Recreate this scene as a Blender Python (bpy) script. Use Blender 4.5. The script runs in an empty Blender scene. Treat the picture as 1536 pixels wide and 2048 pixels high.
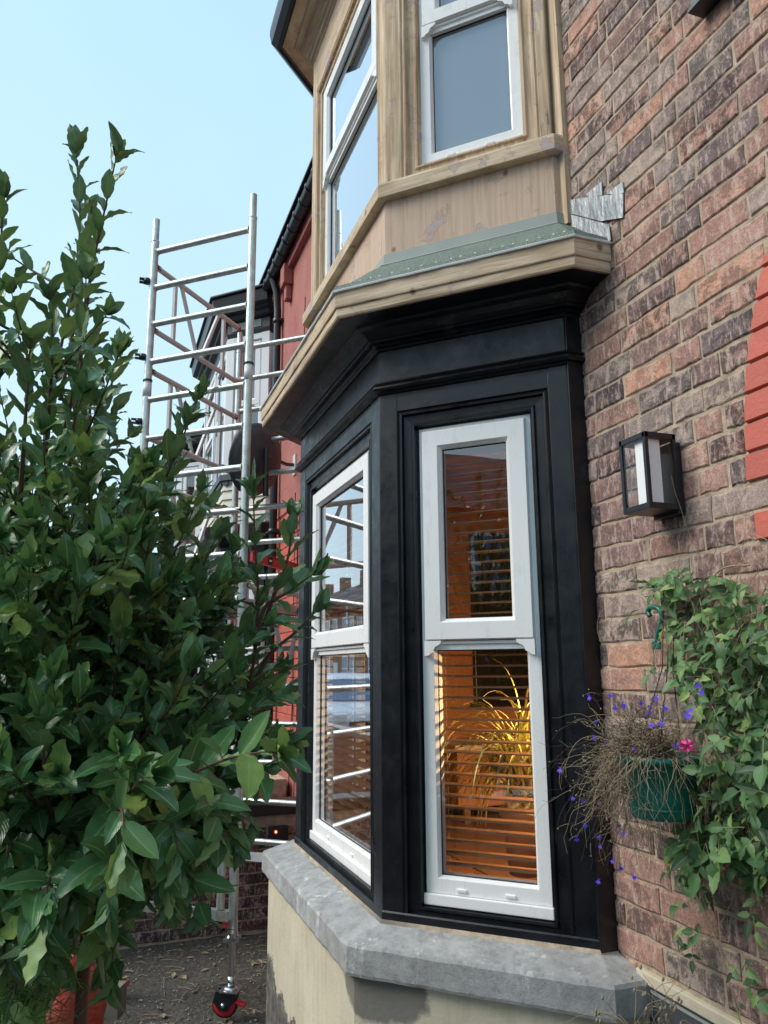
import bpy, math, random
import numpy as np
from mathutils import Vector, Matrix
S = 2 ** -.5
sc = bpy.context.scene
rng = random.Random(7)

# ------------------------------------------------------------------ camera
FPX, YAW, PITCH, ROLL = 1543.7, 20.06, 11.345, -.431
CAM = Vector((0, -1.5, 0))
def _cam():
    a, p, r = map(math.radians, (YAW, PITCH, ROLL))
    F0 = Vector((-math.cos(a), math.sin(a), 0)); Rt = Vector((math.sin(a), math.cos(a), 0)); U = Vector((0, 0, 1))
    F = F0 * math.cos(p) + U * math.sin(p); Up = -F0 * math.sin(p) + U * math.cos(p)
    return Rt * math.cos(r) + Up * math.sin(r), -Rt * math.sin(r) + Up * math.cos(r), F
CR, CU, CF = _cam()
cam = bpy.data.cameras.new('camera'); camo = bpy.data.objects.new('camera', cam)
sc.collection.objects.link(camo); sc.camera = camo
cam.sensor_fit = 'VERTICAL'; cam.sensor_height = 36; cam.lens = FPX / 2048 * 36
cam.clip_start = .05; cam.clip_end = 500
camo.matrix_world = Matrix(((CR.x, CU.x, -CF.x, CAM.x), (CR.y, CU.y, -CF.y, CAM.y), (CR.z, CU.z, -CF.z, CAM.z), (0, 0, 0, 1)))
def ray(u, v): return CR * ((u - 768) / FPX) + CU * (-(v - 1024) / FPX) + CF
def at(u, v, d): return CAM + ray(u, v) * d                       # point measured in the photo at depth d metres
def aty(u, v, y):
    r = ray(u, v); return CAM + r * ((y - CAM.y) / r.y)
def atx(u, v, x):
    r = ray(u, v); return CAM + r * ((x - CAM.x) / r.x)

# ------------------------------------------------------------------ world, sun, exposure
w = bpy.data.worlds.new('World'); sc.world = w; w.use_nodes = True
nt = w.node_tree; bg = nt.nodes['Background']; bg.inputs['Strength'].default_value = .057
sky = nt.nodes.new('ShaderNodeTexSky'); sky.sky_type = 'NISHITA'; sky.sun_disc = False
SUN_EL, SUN_AZ = 42, 0
sdir = Vector((-.22, -.80, .75)).normalized()
sky.sun_elevation = math.asin(sdir.z); sky.sun_rotation = math.atan2(sdir.x, sdir.y)
sky.dust_density = 5; sky.air_density = 1.2; sky.ozone_density = 2.5
ovc = nt.nodes.new('ShaderNodeMix'); ovc.data_type = 'RGBA'; ovc.inputs[0].default_value = .78
ovc.inputs[7].default_value = (4.7, 8.3, 10.9, 1)                # even overcast veil over the Nishita sky
nt.links.new(sky.outputs[0], ovc.inputs[6])
# overcast veil is paler towards the horizon
tc = nt.nodes.new('ShaderNodeTexCoord'); sp = nt.nodes.new('ShaderNodeSeparateXYZ'); rp = nt.nodes.new('ShaderNodeValToRGB')
nt.links.new(tc.outputs['Generated'], sp.inputs[0]); nt.links.new(sp.outputs[2], rp.inputs[0])
rp.color_ramp.elements[0].color = (.67, .89, 1.0, 1); rp.color_ramp.elements[0].position = .0
rp.color_ramp.elements[1].color = (.48, .76, .98, 1); rp.color_ramp.elements[1].position = .75
scl = nt.nodes.new('ShaderNodeVectorMath'); scl.operation = 'SCALE'; scl.inputs[3].default_value = 11.8
cn_ = nt.nodes.new('ShaderNodeTexNoise'); cn_.inputs['Scale'].default_value = 2.2; cn_.inputs['Detail'].default_value = 4
cr_ = nt.nodes.new('ShaderNodeMapRange'); cr_.inputs[1].default_value = .3; cr_.inputs[2].default_value = .7; cr_.inputs[3].default_value = .955; cr_.inputs[4].default_value = 1.045
cv_ = nt.nodes.new('ShaderNodeVectorMath'); cv_.operation = 'SCALE'
nt.links.new(tc.outputs['Generated'], cn_.inputs['Vector']); nt.links.new(cn_.outputs[0], cr_.inputs[0]); nt.links.new(cr_.outputs[0], cv_.inputs[3])
nt.links.new(rp.outputs[0], cv_.inputs[0]); nt.links.new(cv_.outputs[0], scl.inputs[0]); nt.links.new(scl.outputs[0], ovc.inputs[7])
nt.links.new(ovc.outputs[2], bg.inputs['Color'])
sl = bpy.data.lights.new('sun', 'SUN'); sl.energy = 1.5; sl.angle = math.radians(35); sl.color = (1, .93, .84)
so = bpy.data.objects.new('sun', sl); sc.collection.objects.link(so)
so.rotation_euler = sdir.to_track_quat('Z', 'Y').to_euler()
sc.view_settings.view_transform = 'Standard'; sc.view_settings.look = 'None'
sc.view_settings.exposure = 0.98; sc.view_settings.gamma = 1; sc.view_settings.use_curve_mapping = False
sc.cycles.max_bounces = 8; sc.cycles.transparent_max_bounces = 24; sc.cycles.use_denoising = True
sc.cycles.caustics_reflective = False; sc.cycles.caustics_refractive = False; sc.cycles.sample_clamp_indirect = 4

# ------------------------------------------------------------------ materials
def mat(name, col, rough=.6, metal=0, spec=.5):
    m = bpy.data.materials.new(name); m.use_nodes = True
    b = m.node_tree.nodes['Principled BSDF']
    b.inputs['Base Color'].default_value = (*col, 1); b.inputs['Roughness'].default_value = rough
    b.inputs['Metallic'].default_value = metal; b.inputs['Specular IOR Level'].default_value = spec
    return m
class G:
    """tiny node graph helper"""
    def __init__(s, m): s.m = m; s.t = m.node_tree; s.b = s.t.nodes['Principled BSDF']
    def n(s, typ, **k):
        x = s.t.nodes.new(typ)
        for a, v in k.items(): setattr(x, a, v)
        return x
    def l(s, a, b): s.t.links.new(a, b)
    def pos(s, scale=(1, 1, 1), kind='pos'):
        g = s.n('ShaderNodeNewGeometry').outputs['Position'] if kind == 'pos' else s.n('ShaderNodeTexCoord').outputs['Object']
        v = s.n('ShaderNodeVectorMath', operation='MULTIPLY'); v.inputs[1].default_value = scale
        s.l(g, v.inputs[0]); return v.outputs[0]
    def noise(s, sc_, det=4, rough=.6, scale=(1, 1, 1), kind='pos', vec=None, dist=0):
        x = s.n('ShaderNodeTexNoise'); x.inputs['Scale'].default_value = sc_; x.inputs['Detail'].default_value = det
        x.inputs['Roughness'].default_value = rough; x.inputs['Distortion'].default_value = dist
        s.l(vec if vec is not None else s.pos(scale, kind), x.inputs['Vector']); return x.outputs[0]
    def ramp(s, f, *st, interp='LINEAR'):
        x = s.n('ShaderNodeValToRGB'); e = x.color_ramp.elements; x.color_ramp.interpolation = interp
        while len(e) < len(st): e.new(.5)
        for i, (p, c) in enumerate(st):
            e[i].position = p; e[i].color = (*c, 1) if len(c) == 3 else c
        s.l(f, x.inputs[0]); return x.outputs[0]
    def step(s, f, a, b): return s.ramp(f, (a, (0, 0, 0)), (b, (1, 1, 1)))
    def mix(s, f, a, b, blend='MIX'):
        x = s.n('ShaderNodeMix', data_type='RGBA', blend_type=blend)
        for i, v in ((0, f), (6, a), (7, b)):
            if isinstance(v, (int, float)): x.inputs[i].default_value = v
            elif isinstance(v, tuple): x.inputs[i].default_value = (*v, 1)
            else: s.l(v, x.inputs[i])
        return x.outputs[2]
    def math(s, op, a, b=0.):
        x = s.n('ShaderNodeMath', operation=op)
        for i, v in ((0, a), (1, b)):
            if isinstance(v, (int, float)): x.inputs[i].default_value = v
            else: s.l(v, x.inputs[i])
        return x.outputs[0]
    def col(s, c): s.l(c, s.b.inputs['Base Color'])
    def rough(s, c): s.l(c, s.b.inputs['Roughness'])
    def bump(s, h, d=.002, st=.6):
        x = s.n('ShaderNodeBump'); x.inputs['Strength'].default_value = st; x.inputs['Distance'].default_value = d
        s.l(h, x.inputs['Height']); s.l(x.outputs[0], s.b.inputs['Normal'])
    def rnd(s):
        o = s.n('ShaderNodeObjectInfo').outputs['Random']; a = s.n('ShaderNodeAttribute', attribute_name='rnd').outputs['Fac']
        return s.math('FRACT', s.math('ADD', o, a))
    def z(s):
        x = s.n('ShaderNodeSeparateXYZ'); s.l(s.n('ShaderNodeNewGeometry').outputs['Position'], x.inputs[0]); return x.outputs

def m_brick(name, cols, soot=.5, ptint=None):
    m = mat(name, (.3, .2, .2), .9, spec=.25); g = G(m); r = g.rnd()
    n = len(cols); base = g.ramp(r, *[(i / n, c) for i, c in enumerate(cols)], interp='CONSTANT')
    off = g.n('ShaderNodeCombineXYZ'); g.l(g.math('MULTIPLY', r, 37.), off.inputs[0]); g.l(g.math('MULTIPLY', r, 91.), off.inputs[2])
    def vec(scale):
        v = g.n('ShaderNodeVectorMath', operation='ADD'); g.l(g.pos(scale), v.inputs[0]); g.l(off.outputs[0], v.inputs[1]); return v.outputs[0]
    a = g.noise(13, 7, .78, vec=vec((1, 1, 1.3)), dist=.5)
    b = g.noise(22, 7, .78, vec=vec((1.8, 1, .5)), dist=.4)
    r2 = g.math('FRACT', g.math('MULTIPLY', r, 17.3))
    sootm = g.math('MULTIPLY', g.step(a, .44, .52), g.ramp(r2, (0., (.15,) * 3), (.5, (soot,) * 3), (1, (.95,) * 3)))
    run = g.math('MULTIPLY', g.step(g.noise(2.2, 6, .65, (1, 1, .7)), .48, .60), g.step(a, .36, .56))
    sootm = g.math('MAXIMUM', sootm, g.math('MULTIPLY', run, .8))
    ds = g.n('ShaderNodeVectorMath', operation='DISTANCE'); g.l(g.pos((1, 1, .62)), ds.inputs[0]); ds.inputs[1].default_value = (-2.02, 0, 1.38 * .62)
    sp_ = g.ramp(g.math('ADD', ds.outputs['Value'], g.math('MULTIPLY', g.noise(5, 6, .7), .55)), (.36, (.85,) * 3), (.62, (0, 0, 0)))
    sootm = g.math('MAXIMUM', sootm, g.math('MULTIPLY', sp_, g.step(a, .34, .56)))
    c = g.mix(g.math('MULTIPLY', sootm, .85), base, (.045, .040, .045))
    pale = g.math('MULTIPLY', g.step(b, .51, .59), .75)
    c = g.mix(pale, c, (.62, .46, .39))
    fine = g.noise(130, 4, .7)
    c = g.mix(g.math('MULTIPLY', g.step(fine, .45, .62), .45), c, (.35, .30, .30), 'MULTIPLY')
    lime = g.noise(55, 6, .75, vec=vec((1, 1, 1)))
    c = g.mix(g.math('MULTIPLY', g.step(lime, .56, .64), .55), c, (.52, .47, .42))
    g.col(c); g.bump(g.math('ADD', g.math('MULTIPLY', a, .8), g.noise(220, 5, .7)), .004, .7)
    return m
MB = {}
MB['brick'] = m_brick('weathered_brick', [(.42, .24, .19), (.27, .17, .155), (.60, .33, .245), (.40, .32, .28), (.52, .29, .225), (.32, .20, .18), (.52, .40, .33), (.68, .37, .255), (.24, .18, .175), (.56, .33, .26), (.46, .35, .30), (.36, .22, .19)])
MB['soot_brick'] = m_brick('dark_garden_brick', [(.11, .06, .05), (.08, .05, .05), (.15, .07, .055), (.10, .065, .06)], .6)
def m_painted(name, c1, c2, rough=.55, bumps=.0015, bs=60):
    m = mat(name, c1, rough); g = G(m)
    c = g.mix(g.step(g.noise(3.5, 6, .65), .35, .7), c1, c2)
    r = g.rnd(); c = g.mix(g.math('MULTIPLY', r, .35), c, tuple(x * .6 for x in c1))
    c = g.mix(g.math('MULTIPLY', g.step(g.noise(45, 6, .75), .62, .72), .5), c, tuple(x * .35 for x in c1))
    g.col(c); g.bump(g.noise(bs, 5, .65), bumps, .7); return m
MB['redbrick'] = m_painted('red_painted_brick', (.62, .15, .10), (.50, .11, .085), .6, .003, 90)
MB['redrender'] = m_painted('red_painted_render', (.40, .12, .10), (.50, .19, .16), .8, .012, 22)
def m_mortar():
    m = mat('lime_mortar', (.4, .34, .27), .95, spec=.15); g = G(m)
    c = g.ramp(g.noise(16, 6, .7), (.3, (.30, .24, .18)), (.5, (.50, .40, .295)), (.7, (.66, .54, .41)))
    c = g.mix(g.step(g.noise(3, 3, .5), .55, .8), c, (.20, .18, .165))
    g.col(c); g.bump(g.noise(120, 6, .75), .006, .9); return m
MB['mortar'] = m_mortar()
def m_cream():
    m = mat('cream_masonry_paint', (.66, .57, .38), .8, spec=.3); g = G(m)
    base = g.mix(g.step(g.noise(4, 6, .6), .35, .75), (.54, .49, .37), (.66, .60, .46))
    z = g.z()[2]; x = g.z()[0]
    # paint has peeled from the cement below an uneven line, lower away from the street
    ln = g.math('ADD', z, g.math('MULTIPLY', g.noise(5, 6, .7), -.5))
    ln = g.math('ADD', ln, g.math('MULTIPLY', x, .28))
    peel = g.math('SUBTRACT', 1., g.step(ln, -2.82, -2.80)) if False else g.ramp(ln, (0, (1, 1, 1)), (1, (0, 0, 0)))
    mr = g.n('ShaderNodeMapRange'); g.l(ln, mr.inputs[0]); mr.inputs[1].default_value = -2.63; mr.inputs[2].default_value = -2.61
    mr.inputs[3].default_value = 1; mr.inputs[4].default_value = 0
    stone = g.ramp(g.noise(18, 7, .75), (.35, (.05, .047, .043)), (.55, (.15, .14, .125)), (.7, (.34, .31, .26)))
    c = g.mix(mr.outputs[0], base, stone)
    dv = g.n('ShaderNodeVectorMath', operation='DISTANCE'); g.l(g.pos((1, 1, 1.7)), dv.inputs[0]); dv.inputs[1].default_value = (-2.52, -.60, -.985 * 1.7)
    rag = g.math('ADD', dv.outputs['Value'], g.math('MULTIPLY', g.noise(16, 5, .7), .10))
    c = g.mix(g.ramp(rag, (.205, (1, 1, 1)), (.23, (0, 0, 0))), c, (.20, .19, .165))
    st = g.math('MULTIPLY', g.step(g.noise(9, 6, .7, (2.5, 2.5, .35)),   .5, .75), .28)
    c = g.mix(st, c, (.17, .15, .12)); g.col(c)
    g.bump(g.math('ADD', g.noise(60, 5, .6), g.math('MULTIPLY', mr.outputs[0], -2.)), .004, .5); return m
MB['cream'] = m_cream()
def m_stone():
    m = mat('cement_sill', (.3, .31, .32), .85, spec=.3); g = G(m)
    c = g.ramp(g.noise(9, 9, .8), (.3, (.25, .255, .25)), (.5, (.36, .365, .36)), (.68, (.48, .485, .475)))
    up = g.n('ShaderNodeSeparateXYZ'); g.l(g.n('ShaderNodeNewGeometry').outputs['Normal'], up.inputs[0])
    rub = g.noise(22, 6, .7)
    c = g.mix(g.math('MULTIPLY', g.step(rub, .5, .7), .5), c, (.12, .125, .13))
    lim = g.math('MULTIPLY', g.step(g.noise(5, 6, .8, (1.6, 1.6, .4)), .56, .66), g.step(g.noise(34, 5, .7), .38, .55))
    c = g.mix(g.math('MULTIPLY', lim, .9), c, (.70, .72, .70))
    g.col(c); g.bump(g.math('ADD', g.noise(150, 6, .7), g.math('MULTIPLY', g.noise(12, 5, .6), 2.)), .003, .7); return m
MB['stone'] = m_stone()
def m_black():
    m = mat('black_satin_paint', (.008, .010, .015), .32, spec=.5); g = G(m)
    c = g.mix(g.step(g.noise(5, 5, .6), .4, .8), (.0025, .004, .007), (.006, .008, .012))
    dust = g.math('MULTIPLY', g.step(g.noise(7, 6, .65, (1, 1, 1.6)), .60, .68), g.step(g.z()[2], .0, 1.))
    mr = g.n('ShaderNodeMapRange'); g.l(g.z()[2], mr.inputs[0]); mr.inputs[1].default_value = .9; mr.inputs[2].default_value = 1.08
    c = g.mix(g.math('MULTIPLY', g.math('MULTIPLY', dust, mr.outputs[0]), .5), c, (.05, .065, .078))
    g.col(c); g.rough(g.ramp(g.noise(11, 5, .7), (.3, (.22,) * 3), (.7, (.50,) * 3)))
    g.bump(g.noise(70, 4, .6, (3, 3, .5)), .0012, .35); return m
MB['black'] = m_black()
MB['blackplastic'] = mat('black_plastic', (.012, .014, .018), .35)
def m_wood(name, vertical, a=(.54, .40, .26), b=(.70, .575, .43), pink=0.):
    m = mat(name, a, .75, spec=.25); g = G(m)
    st = (1, 1, .045) if vertical else (.06, .06, 1)
    gr = g.noise(70, 5, .6, st, dist=.6)
    c = g.ramp(gr, (.3, tuple(x * .62 for x in a)), (.5, a), (.68, b))
    # sanded areas, stain rubbed into the grain, filler
    wv = g.noise(5, 6, .65, (1, 1, .5) if vertical else (.6, .6, 1.4))
    c = g.mix(g.math('MULTIPLY', g.step(wv, .52, .66), .45), c, (.36, .24, .15))
    dk = g.noise(26, 6, .75, (1, 1, .14) if vertical else (.2, .2, 1))
    c = g.mix(g.math('MULTIPLY', g.step(dk, .62, .70), .8), c, (.06, .045, .035))
    if pink: c = g.mix(pink, c, (.62, .45, .34))
    fl = g.noise(8.5, 6, .62, dist=.35)
    ed = g.math('MULTIPLY', g.step(fl, .605, .63), .75)
    c = g.mix(g.math('MULTIPLY', g.step(fl, .575, .605), .5), c, (.36, .20, .14))
    c = g.mix(ed, c, (.47, .42, .43))
    kn = g.n('ShaderNodeTexVoronoi'); kn.inputs['Scale'].default_value = 6.5; g.l(g.pos((1, 1, .8)), kn.inputs['Vector'])
    c = g.mix(g.math('MULTIPLY', g.math('SUBTRACT', 1., g.step(kn.outputs['Distance'], .045, .10)), .75), c, (.10, .055, .03))
    g.col(c); g.bump(g.math('ADD', gr, g.math('MULTIPLY', dk, .8)), .0018, .6); return m
MB['woodv'] = m_wood('sanded_timber_upright', True)
MB['woodh'] = m_wood('sanded_timber_board', False, (.57, .435, .30), (.72, .59, .435))
MB['ply'] = m_wood('bare_panel', True, (.54, .39, .29), (.64, .48, .36), .45)
def m_upvc():
    m = mat('white_upvc', (.80, .80, .80), .28, spec=.5); g = G(m)
    c = g.mix(g.math('MULTIPLY', g.step(g.noise(11, 6, .75, (2.5, 2.5, .5)), .54, .72), .5), (.86, .86, .85), (.56, .57, .56))
    c = g.mix(g.math('MULTIPLY', g.step(g.noise(90, 5, .75, (2, 2, .25)), .66, .71), .55), c, (.28, .28, .27))
    g.col(c); g.rough(g.ramp(g.noise(12, 4, .6), (.3, (.22,) * 3), (.7, (.42,) * 3))); return m
MB['upvc'] = m_upvc()
MB['gasket'] = mat('black_gasket', (.01, .01, .012), .6)
def m_glass(name, k=4., rough=.0, tint=(1, 1, 1)):
    m = bpy.data.materials.new(name); m.use_nodes = True; t = m.node_tree; t.nodes.clear()
    o = t.nodes.new('ShaderNodeOutputMaterial'); mx = t.nodes.new('ShaderNodeMixShader')
    tr = t.nodes.new('ShaderNodeBsdfTransparent'); tr.inputs[0].default_value = (*[.97 * x for x in tint], 1)
    gl = t.nodes.new('ShaderNodeBsdfGlossy'); gl.inputs['Roughness'].default_value = rough; gl.inputs[0].default_value = (.97, .98, 1, 1)
    ge0 = t.nodes.new('ShaderNodeNewGeometry'); dt = t.nodes.new('ShaderNodeVectorMath'); dt.operation = 'DOT_PRODUCT'
    t.links.new(ge0.outputs['Incoming'], dt.inputs[0]); t.links.new(ge0.outputs['Normal'], dt.inputs[1])
    def mm(op, x, y):
        q_ = t.nodes.new('ShaderNodeMath'); q_.operation = op
        for i_, v_ in ((0, x), (1, y)):
            if isinstance(v_, (int, float)): q_.inputs[i_].default_value = v_
            else: t.links.new(v_, q_.inputs[i_])
        return q_.outputs[0]
    F_ = mm('ADD', mm('MULTIPLY', mm('POWER', mm('SUBTRACT', 1., mm('ABSOLUTE', dt.outputs['Value'], 0.)), 5.), .96), .04)
    # k surfaces of a sealed unit: 1-(1-F)^k
    a = t.nodes.new('ShaderNodeMath'); a.operation = 'SUBTRACT'; a.inputs[0].default_value = 1; t.links.new(F_, a.inputs[1])
    p = t.nodes.new('ShaderNodeMath'); p.operation = 'POWER'; p.inputs[1].default_value = k; t.links.new(a.outputs[0], p.inputs[0])
    q = t.nodes.new('ShaderNodeMath'); q.operation = 'SUBTRACT'; q.inputs[0].default_value = 1; t.links.new(p.outputs[0], q.inputs[1])
    t.links.new(q.outputs[0], mx.inputs[0]); t.links.new(tr.outputs[0], mx.inputs[1]); t.links.new(gl.outputs[0], mx.inputs[2])
    # very slight waviness of float glass
    nz = t.nodes.new('ShaderNodeTexNoise'); nz.inputs['Scale'].default_value = 2.2; ge = t.nodes.new('ShaderNodeNewGeometry')
    t.links.new(ge.outputs['Position'], nz.inputs['Vector'])
    bp = t.nodes.new('ShaderNodeBump'); bp.inputs['Distance'].default_value = .002; bp.inputs['Strength'].default_value = .25
    t.links.new(nz.outputs[0], bp.inputs['Height']); t.links.new(bp.outputs[0], gl.inputs['Normal'])
    t.links.new(mx.outputs[0], o.inputs[0]); return m
MB['glass'] = m_glass('window_glass', 4.6)
MB['lampglass'] = m_glass('lamp_glass', 1)
def m_felt():
    m = mat('green_mineral_felt', (.17, .2, .17), .95, spec=.2); g = G(m)
    c = g.ramp(g.noise(260, 3, .8), (.35, (.05, .07, .06)), (.5, (.16, .20, .165)), (.68, (.36, .41, .35)))
    c = g.mix(g.math('MULTIPLY', g.step(g.noise(6, 5, .6), .5, .75), .4), c, (.28, .33, .28))
    g.col(c); g.bump(g.noise(300, 3, .8), .002, .8); return m
MB['felt'] = m_felt()
def m_lead(name, c1, c2, metal=.5):
    m = mat(name, c1, .45, metal); g = G(m)
    g.col(g.ramp(g.noise(14, 6, .7, (2, 1, .6)), (.35, c1), (.6, c2))); g.rough(g.ramp(g.noise(20, 4), (.3, (.35,) * 3), (.7, (.6,) * 3)))
    g.bump(g.noise(16, 4, .6, (1.6, 1, .6)), .018, .6); return m
MB['lead'] = m_lead('lead_flashing', (.16, .18, .20), (.40, .42, .44), .4)
MB['strip'] = m_painted('grey_flashing_strip', (.36, .39, .36), (.30, .33, .31), .7, .0006)
MB['silicone'] = mat('white_sealant', (.75, .78, .8), .45)
def m_alu():
    m = mat('aluminium_tube', (.62, .65, .65), .3, 1.); g = G(m)
    g.col(g.ramp(g.noise(18, 6, .7, (1, 1, .6)), (.3, (.36, .39, .38)), (.6, (.58, .62, .61))))
    g.rough(g.ramp(g.noise(60, 5, .7), (.3, (.38,) * 3), (.7, (.58,) * 3))); g.bump(g.noise(90, 4), .0006, .4); return m
MB['alu'] = m_alu()
MB['dullalu'] = mat('dull_aluminium', (.60, .62, .62), .45, 0)
MB['zinc'] = mat('zinc_plated_steel', (.6, .62, .64), .28, 1)
MB['redplastic'] = mat('red_plastic', (.62, .02, .03), .35)
MB['slate'] = mat('blue_grey_slate', (.06, .065, .075), .7)
MB['neighwhite'] = mat('white_gloss_paint', (.78, .79, .8), .35)
def m_siding():
    m = mat('cream_siding', (.66, .62, .50), .5); g = G(m)
    g.col(g.mix(g.noise(6, 4), (.60, .57, .47), (.72, .68, .56))); return m
MB['siding'] = m_siding()
MB['greypanel'] = mat('dark_grey_panel', (.06, .075, .09), .5)
def m_soil():
    m = mat('bare_soil', (.07, .06, .05), .95, spec=.2); g = G(m)
    c = g.ramp(g.noise(45, 8, .8), (.32, (.035, .033, .03)), (.5, (.10, .092, .08)), (.66, (.19, .175, .15)), (.78, (.34, .32, .28)))
    c = g.mix(g.math('MULTIPLY', g.step(g.noise(2.5, 5, .6), .5, .7), .45), c, (.15, .15, .135))
    c = g.mix(g.math('MULTIPLY', g.step(g.noise(20, 7, .8), .55, .66), .6), c, (.26, .245, .21)); c = g.mix(g.math('MULTIPLY', g.step(g.noise(31, 7, .8), .56, .64), .6), c, (.03, .028, .025))
    g.col(c); g.bump(g.math('ADD', g.noise(60, 8, .8), g.math('MULTIPLY', g.noise(9, 5, .6), 2.)), .02, .9); return m
MB['soil'] = m_soil()
def m_asphalt():
    m = mat('asphalt', (.05, .05, .052), .9); g = G(m); g.col(g.mix(g.noise(120, 4, .8), (.03, .03, .032), (.08, .08, .08))); return m
MB['asphalt'] = m_asphalt()
MB['paving'] = m_painted('concrete_paving', (.22, .22, .21), (.28, .28, .26), .9)
def m_leaf(name, dark, mid, young, rib, gloss=.32, trans=.15, spots=True):
    m = mat(name, mid, gloss, spec=.5); g = G(m)
    uv = g.n('ShaderNodeUVMap'); sx = g.n('ShaderNodeSeparateXYZ'); g.l(uv.outputs[0], sx.inputs[0])
    d = g.math('ABSOLUTE', g.math('SUBTRACT', sx.outputs[0], .5))
    tint = g.n('ShaderNodeAttribute', attribute_name='tint').outputs['Fac']
    c = g.ramp(tint, (0, dark), (.55, mid), (.9, young), (1, young))
    c = g.mix(g.math('MULTIPLY', g.noise(25, 4, .6), .5), c, tuple(x * .7 for x in mid))
    # side veins
    ph = g.math('ADD', g.math('MULTIPLY', sx.outputs[1], 62.), g.math('MULTIPLY', d, -58.))
    vn = g.math('MULTIPLY', g.step(g.math('SINE', ph), .85, 1.), .12)
    c = g.mix(vn, c, rib)
    c = g.mix(g.math('MULTIPLY', g.math('SUBTRACT', 1., g.step(d, .012, .045)), .8), c, rib)
    if spots:
        sp_ = g.math('MULTIPLY', g.step(g.noise(14, 6, .7), .66, .70), .8); c = g.mix(sp_, c, (.30, .30, .07))
        c = g.mix(g.step(g.noise(17, 5, .7, dist=.4), .72, .74), c, (.22, .10, .04))
    bf = g.n('ShaderNodeNewGeometry').outputs['Backfacing']
    c = g.mix(g.math('MULTIPLY', bf, .35), c, (.20, .27, .18))
    g.col(c); g.bump(g.math('ADD', g.noise(60, 3), g.math('MULTIPLY', g.math('SINE', ph), .25)), .0008, .3)
    g.rough(g.math('ADD', gloss, g.math('MULTIPLY', bf, .3)))
    # thin blade lets some light through
    t = g.t; out = t.nodes['Material Output']; tl = t.nodes.new('ShaderNodeBsdfTranslucent'); ms = t.nodes.new('ShaderNodeMixShader')
    g.l(g.mix(.5, c, (.14, .26, .03), 'MIX'), tl.inputs[0]); ms.inputs[0].default_value = trans
    g.l(g.b.outputs[0], ms.inputs[1]); g.l(tl.outputs[0], ms.inputs[2]); g.l(ms.outputs[0], out.inputs[0])
    return m
MB['laurel'] = m_leaf('laurel_leaf', (.038, .105, .040), (.095, .225, .080), (.33, .46, .11), (.26, .38, .15), .22, .2)
MB['climber'] = m_leaf('climber_leaf', (.02, .05, .022), (.12, .26, .09), (.36, .50, .16), (.18, .28, .13), .5, .25, False)
MB['bark'] = m_painted('reddish_bark', (.13, .05, .04), (.07, .05, .035), .7)
MB['drytwig'] = m_painted('dry_stalk', (.42, .33, .21), (.26, .19, .12), .8)
MB['darktwig'] = m_painted('dark_stalk', (.06, .045, .035), (.10, .08, .05), .8)
MB['violet'] = mat('violet_petal', (.13, .07, .85), .5)
MB['pink'] = mat('pink_petal', (.80, .06, .28), .5)
MB['planter'] = m_painted('green_plastic', (.0, .16, .12), (.0, .12, .095), .35, .0005)
MB['orangebag'] = m_painted('orange_plastic_sheet', (.36, .035, .018), (.22, .02, .012), .45, .03, 9)
MB['deck'] = m_painted('grey_weathered_timber', (.17, .155, .13), (.24, .21, .17), .85)
MB['terracotta'] = mat('orange_pot', (.62, .16, .05), .6)
MB['slatwood'] = m_painted('brown_blind_slat', (.28, .15, .075), (.22, .11, .055), .45, .0003)
MB['cord'] = mat('blind_cord', (.5, .4, .3), .8)
MB['orangewall'] = mat('orange_interior_wall', (.42, .19, .075), .8)
MB['intwhite'] = mat('interior_cream', (.6, .5, .38), .7)
MB['floorint'] = mat('interior_floor', (.20, .10, .05), .5)
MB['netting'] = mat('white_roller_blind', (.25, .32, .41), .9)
MB['darkpic'] = mat('dark_screen', (.012, .012, .014), .3)
MB['ladyleaf'] = m_leaf('spider_leaf', (.20, .24, .05), (.34, .38, .09), (.62, .58, .25), (.70, .68, .40), .45, .25, False)
MB['litter'] = mat('pale_leaf_litter', (.27, .22, .15), .8)
MB['vanpaint'] = mat('pale_blue_van_paint', (.52, .60, .68), .25)
MB['rubber'] = mat('tyre_rubber', (.02, .02, .02), .8)
MB['lens'] = mat('clear_lens', (.75, .78, .8), .1)
MB['vanglass'] = mat('windscreen_glass', (.06, .16, .26), .05)
MB['whiteback'] = mat('white_lamp_reflector', (.95, .95, .95), .5)
MB['opproof'] = mat('grey_roof_tiles', (.07, .075, .085), .8)
def m_emit(name, col, st):
    m = mat(name, col, .5); b = m.node_tree.nodes['Principled BSDF']; b.inputs['Emission Color'].default_value = (*col, 1); b.inputs['Emission Strength'].default_value = st; return m
MB['led'] = m_emit('red_led', (1, .05, .02), 12)
MB['shade'] = m_emit('lit_lamp_shade', (1, .55, .2), 3.)
def m_oppbrick():
    m = mat('opposite_brickwork', (.3, .17, .12), .9); g = G(m)
    c = g.mix(g.noise(6, 6, .7), (.20, .11, .08), (.42, .26, .17)); g.col(c); return m
MB['oppbrick'] = m_oppbrick()

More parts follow.
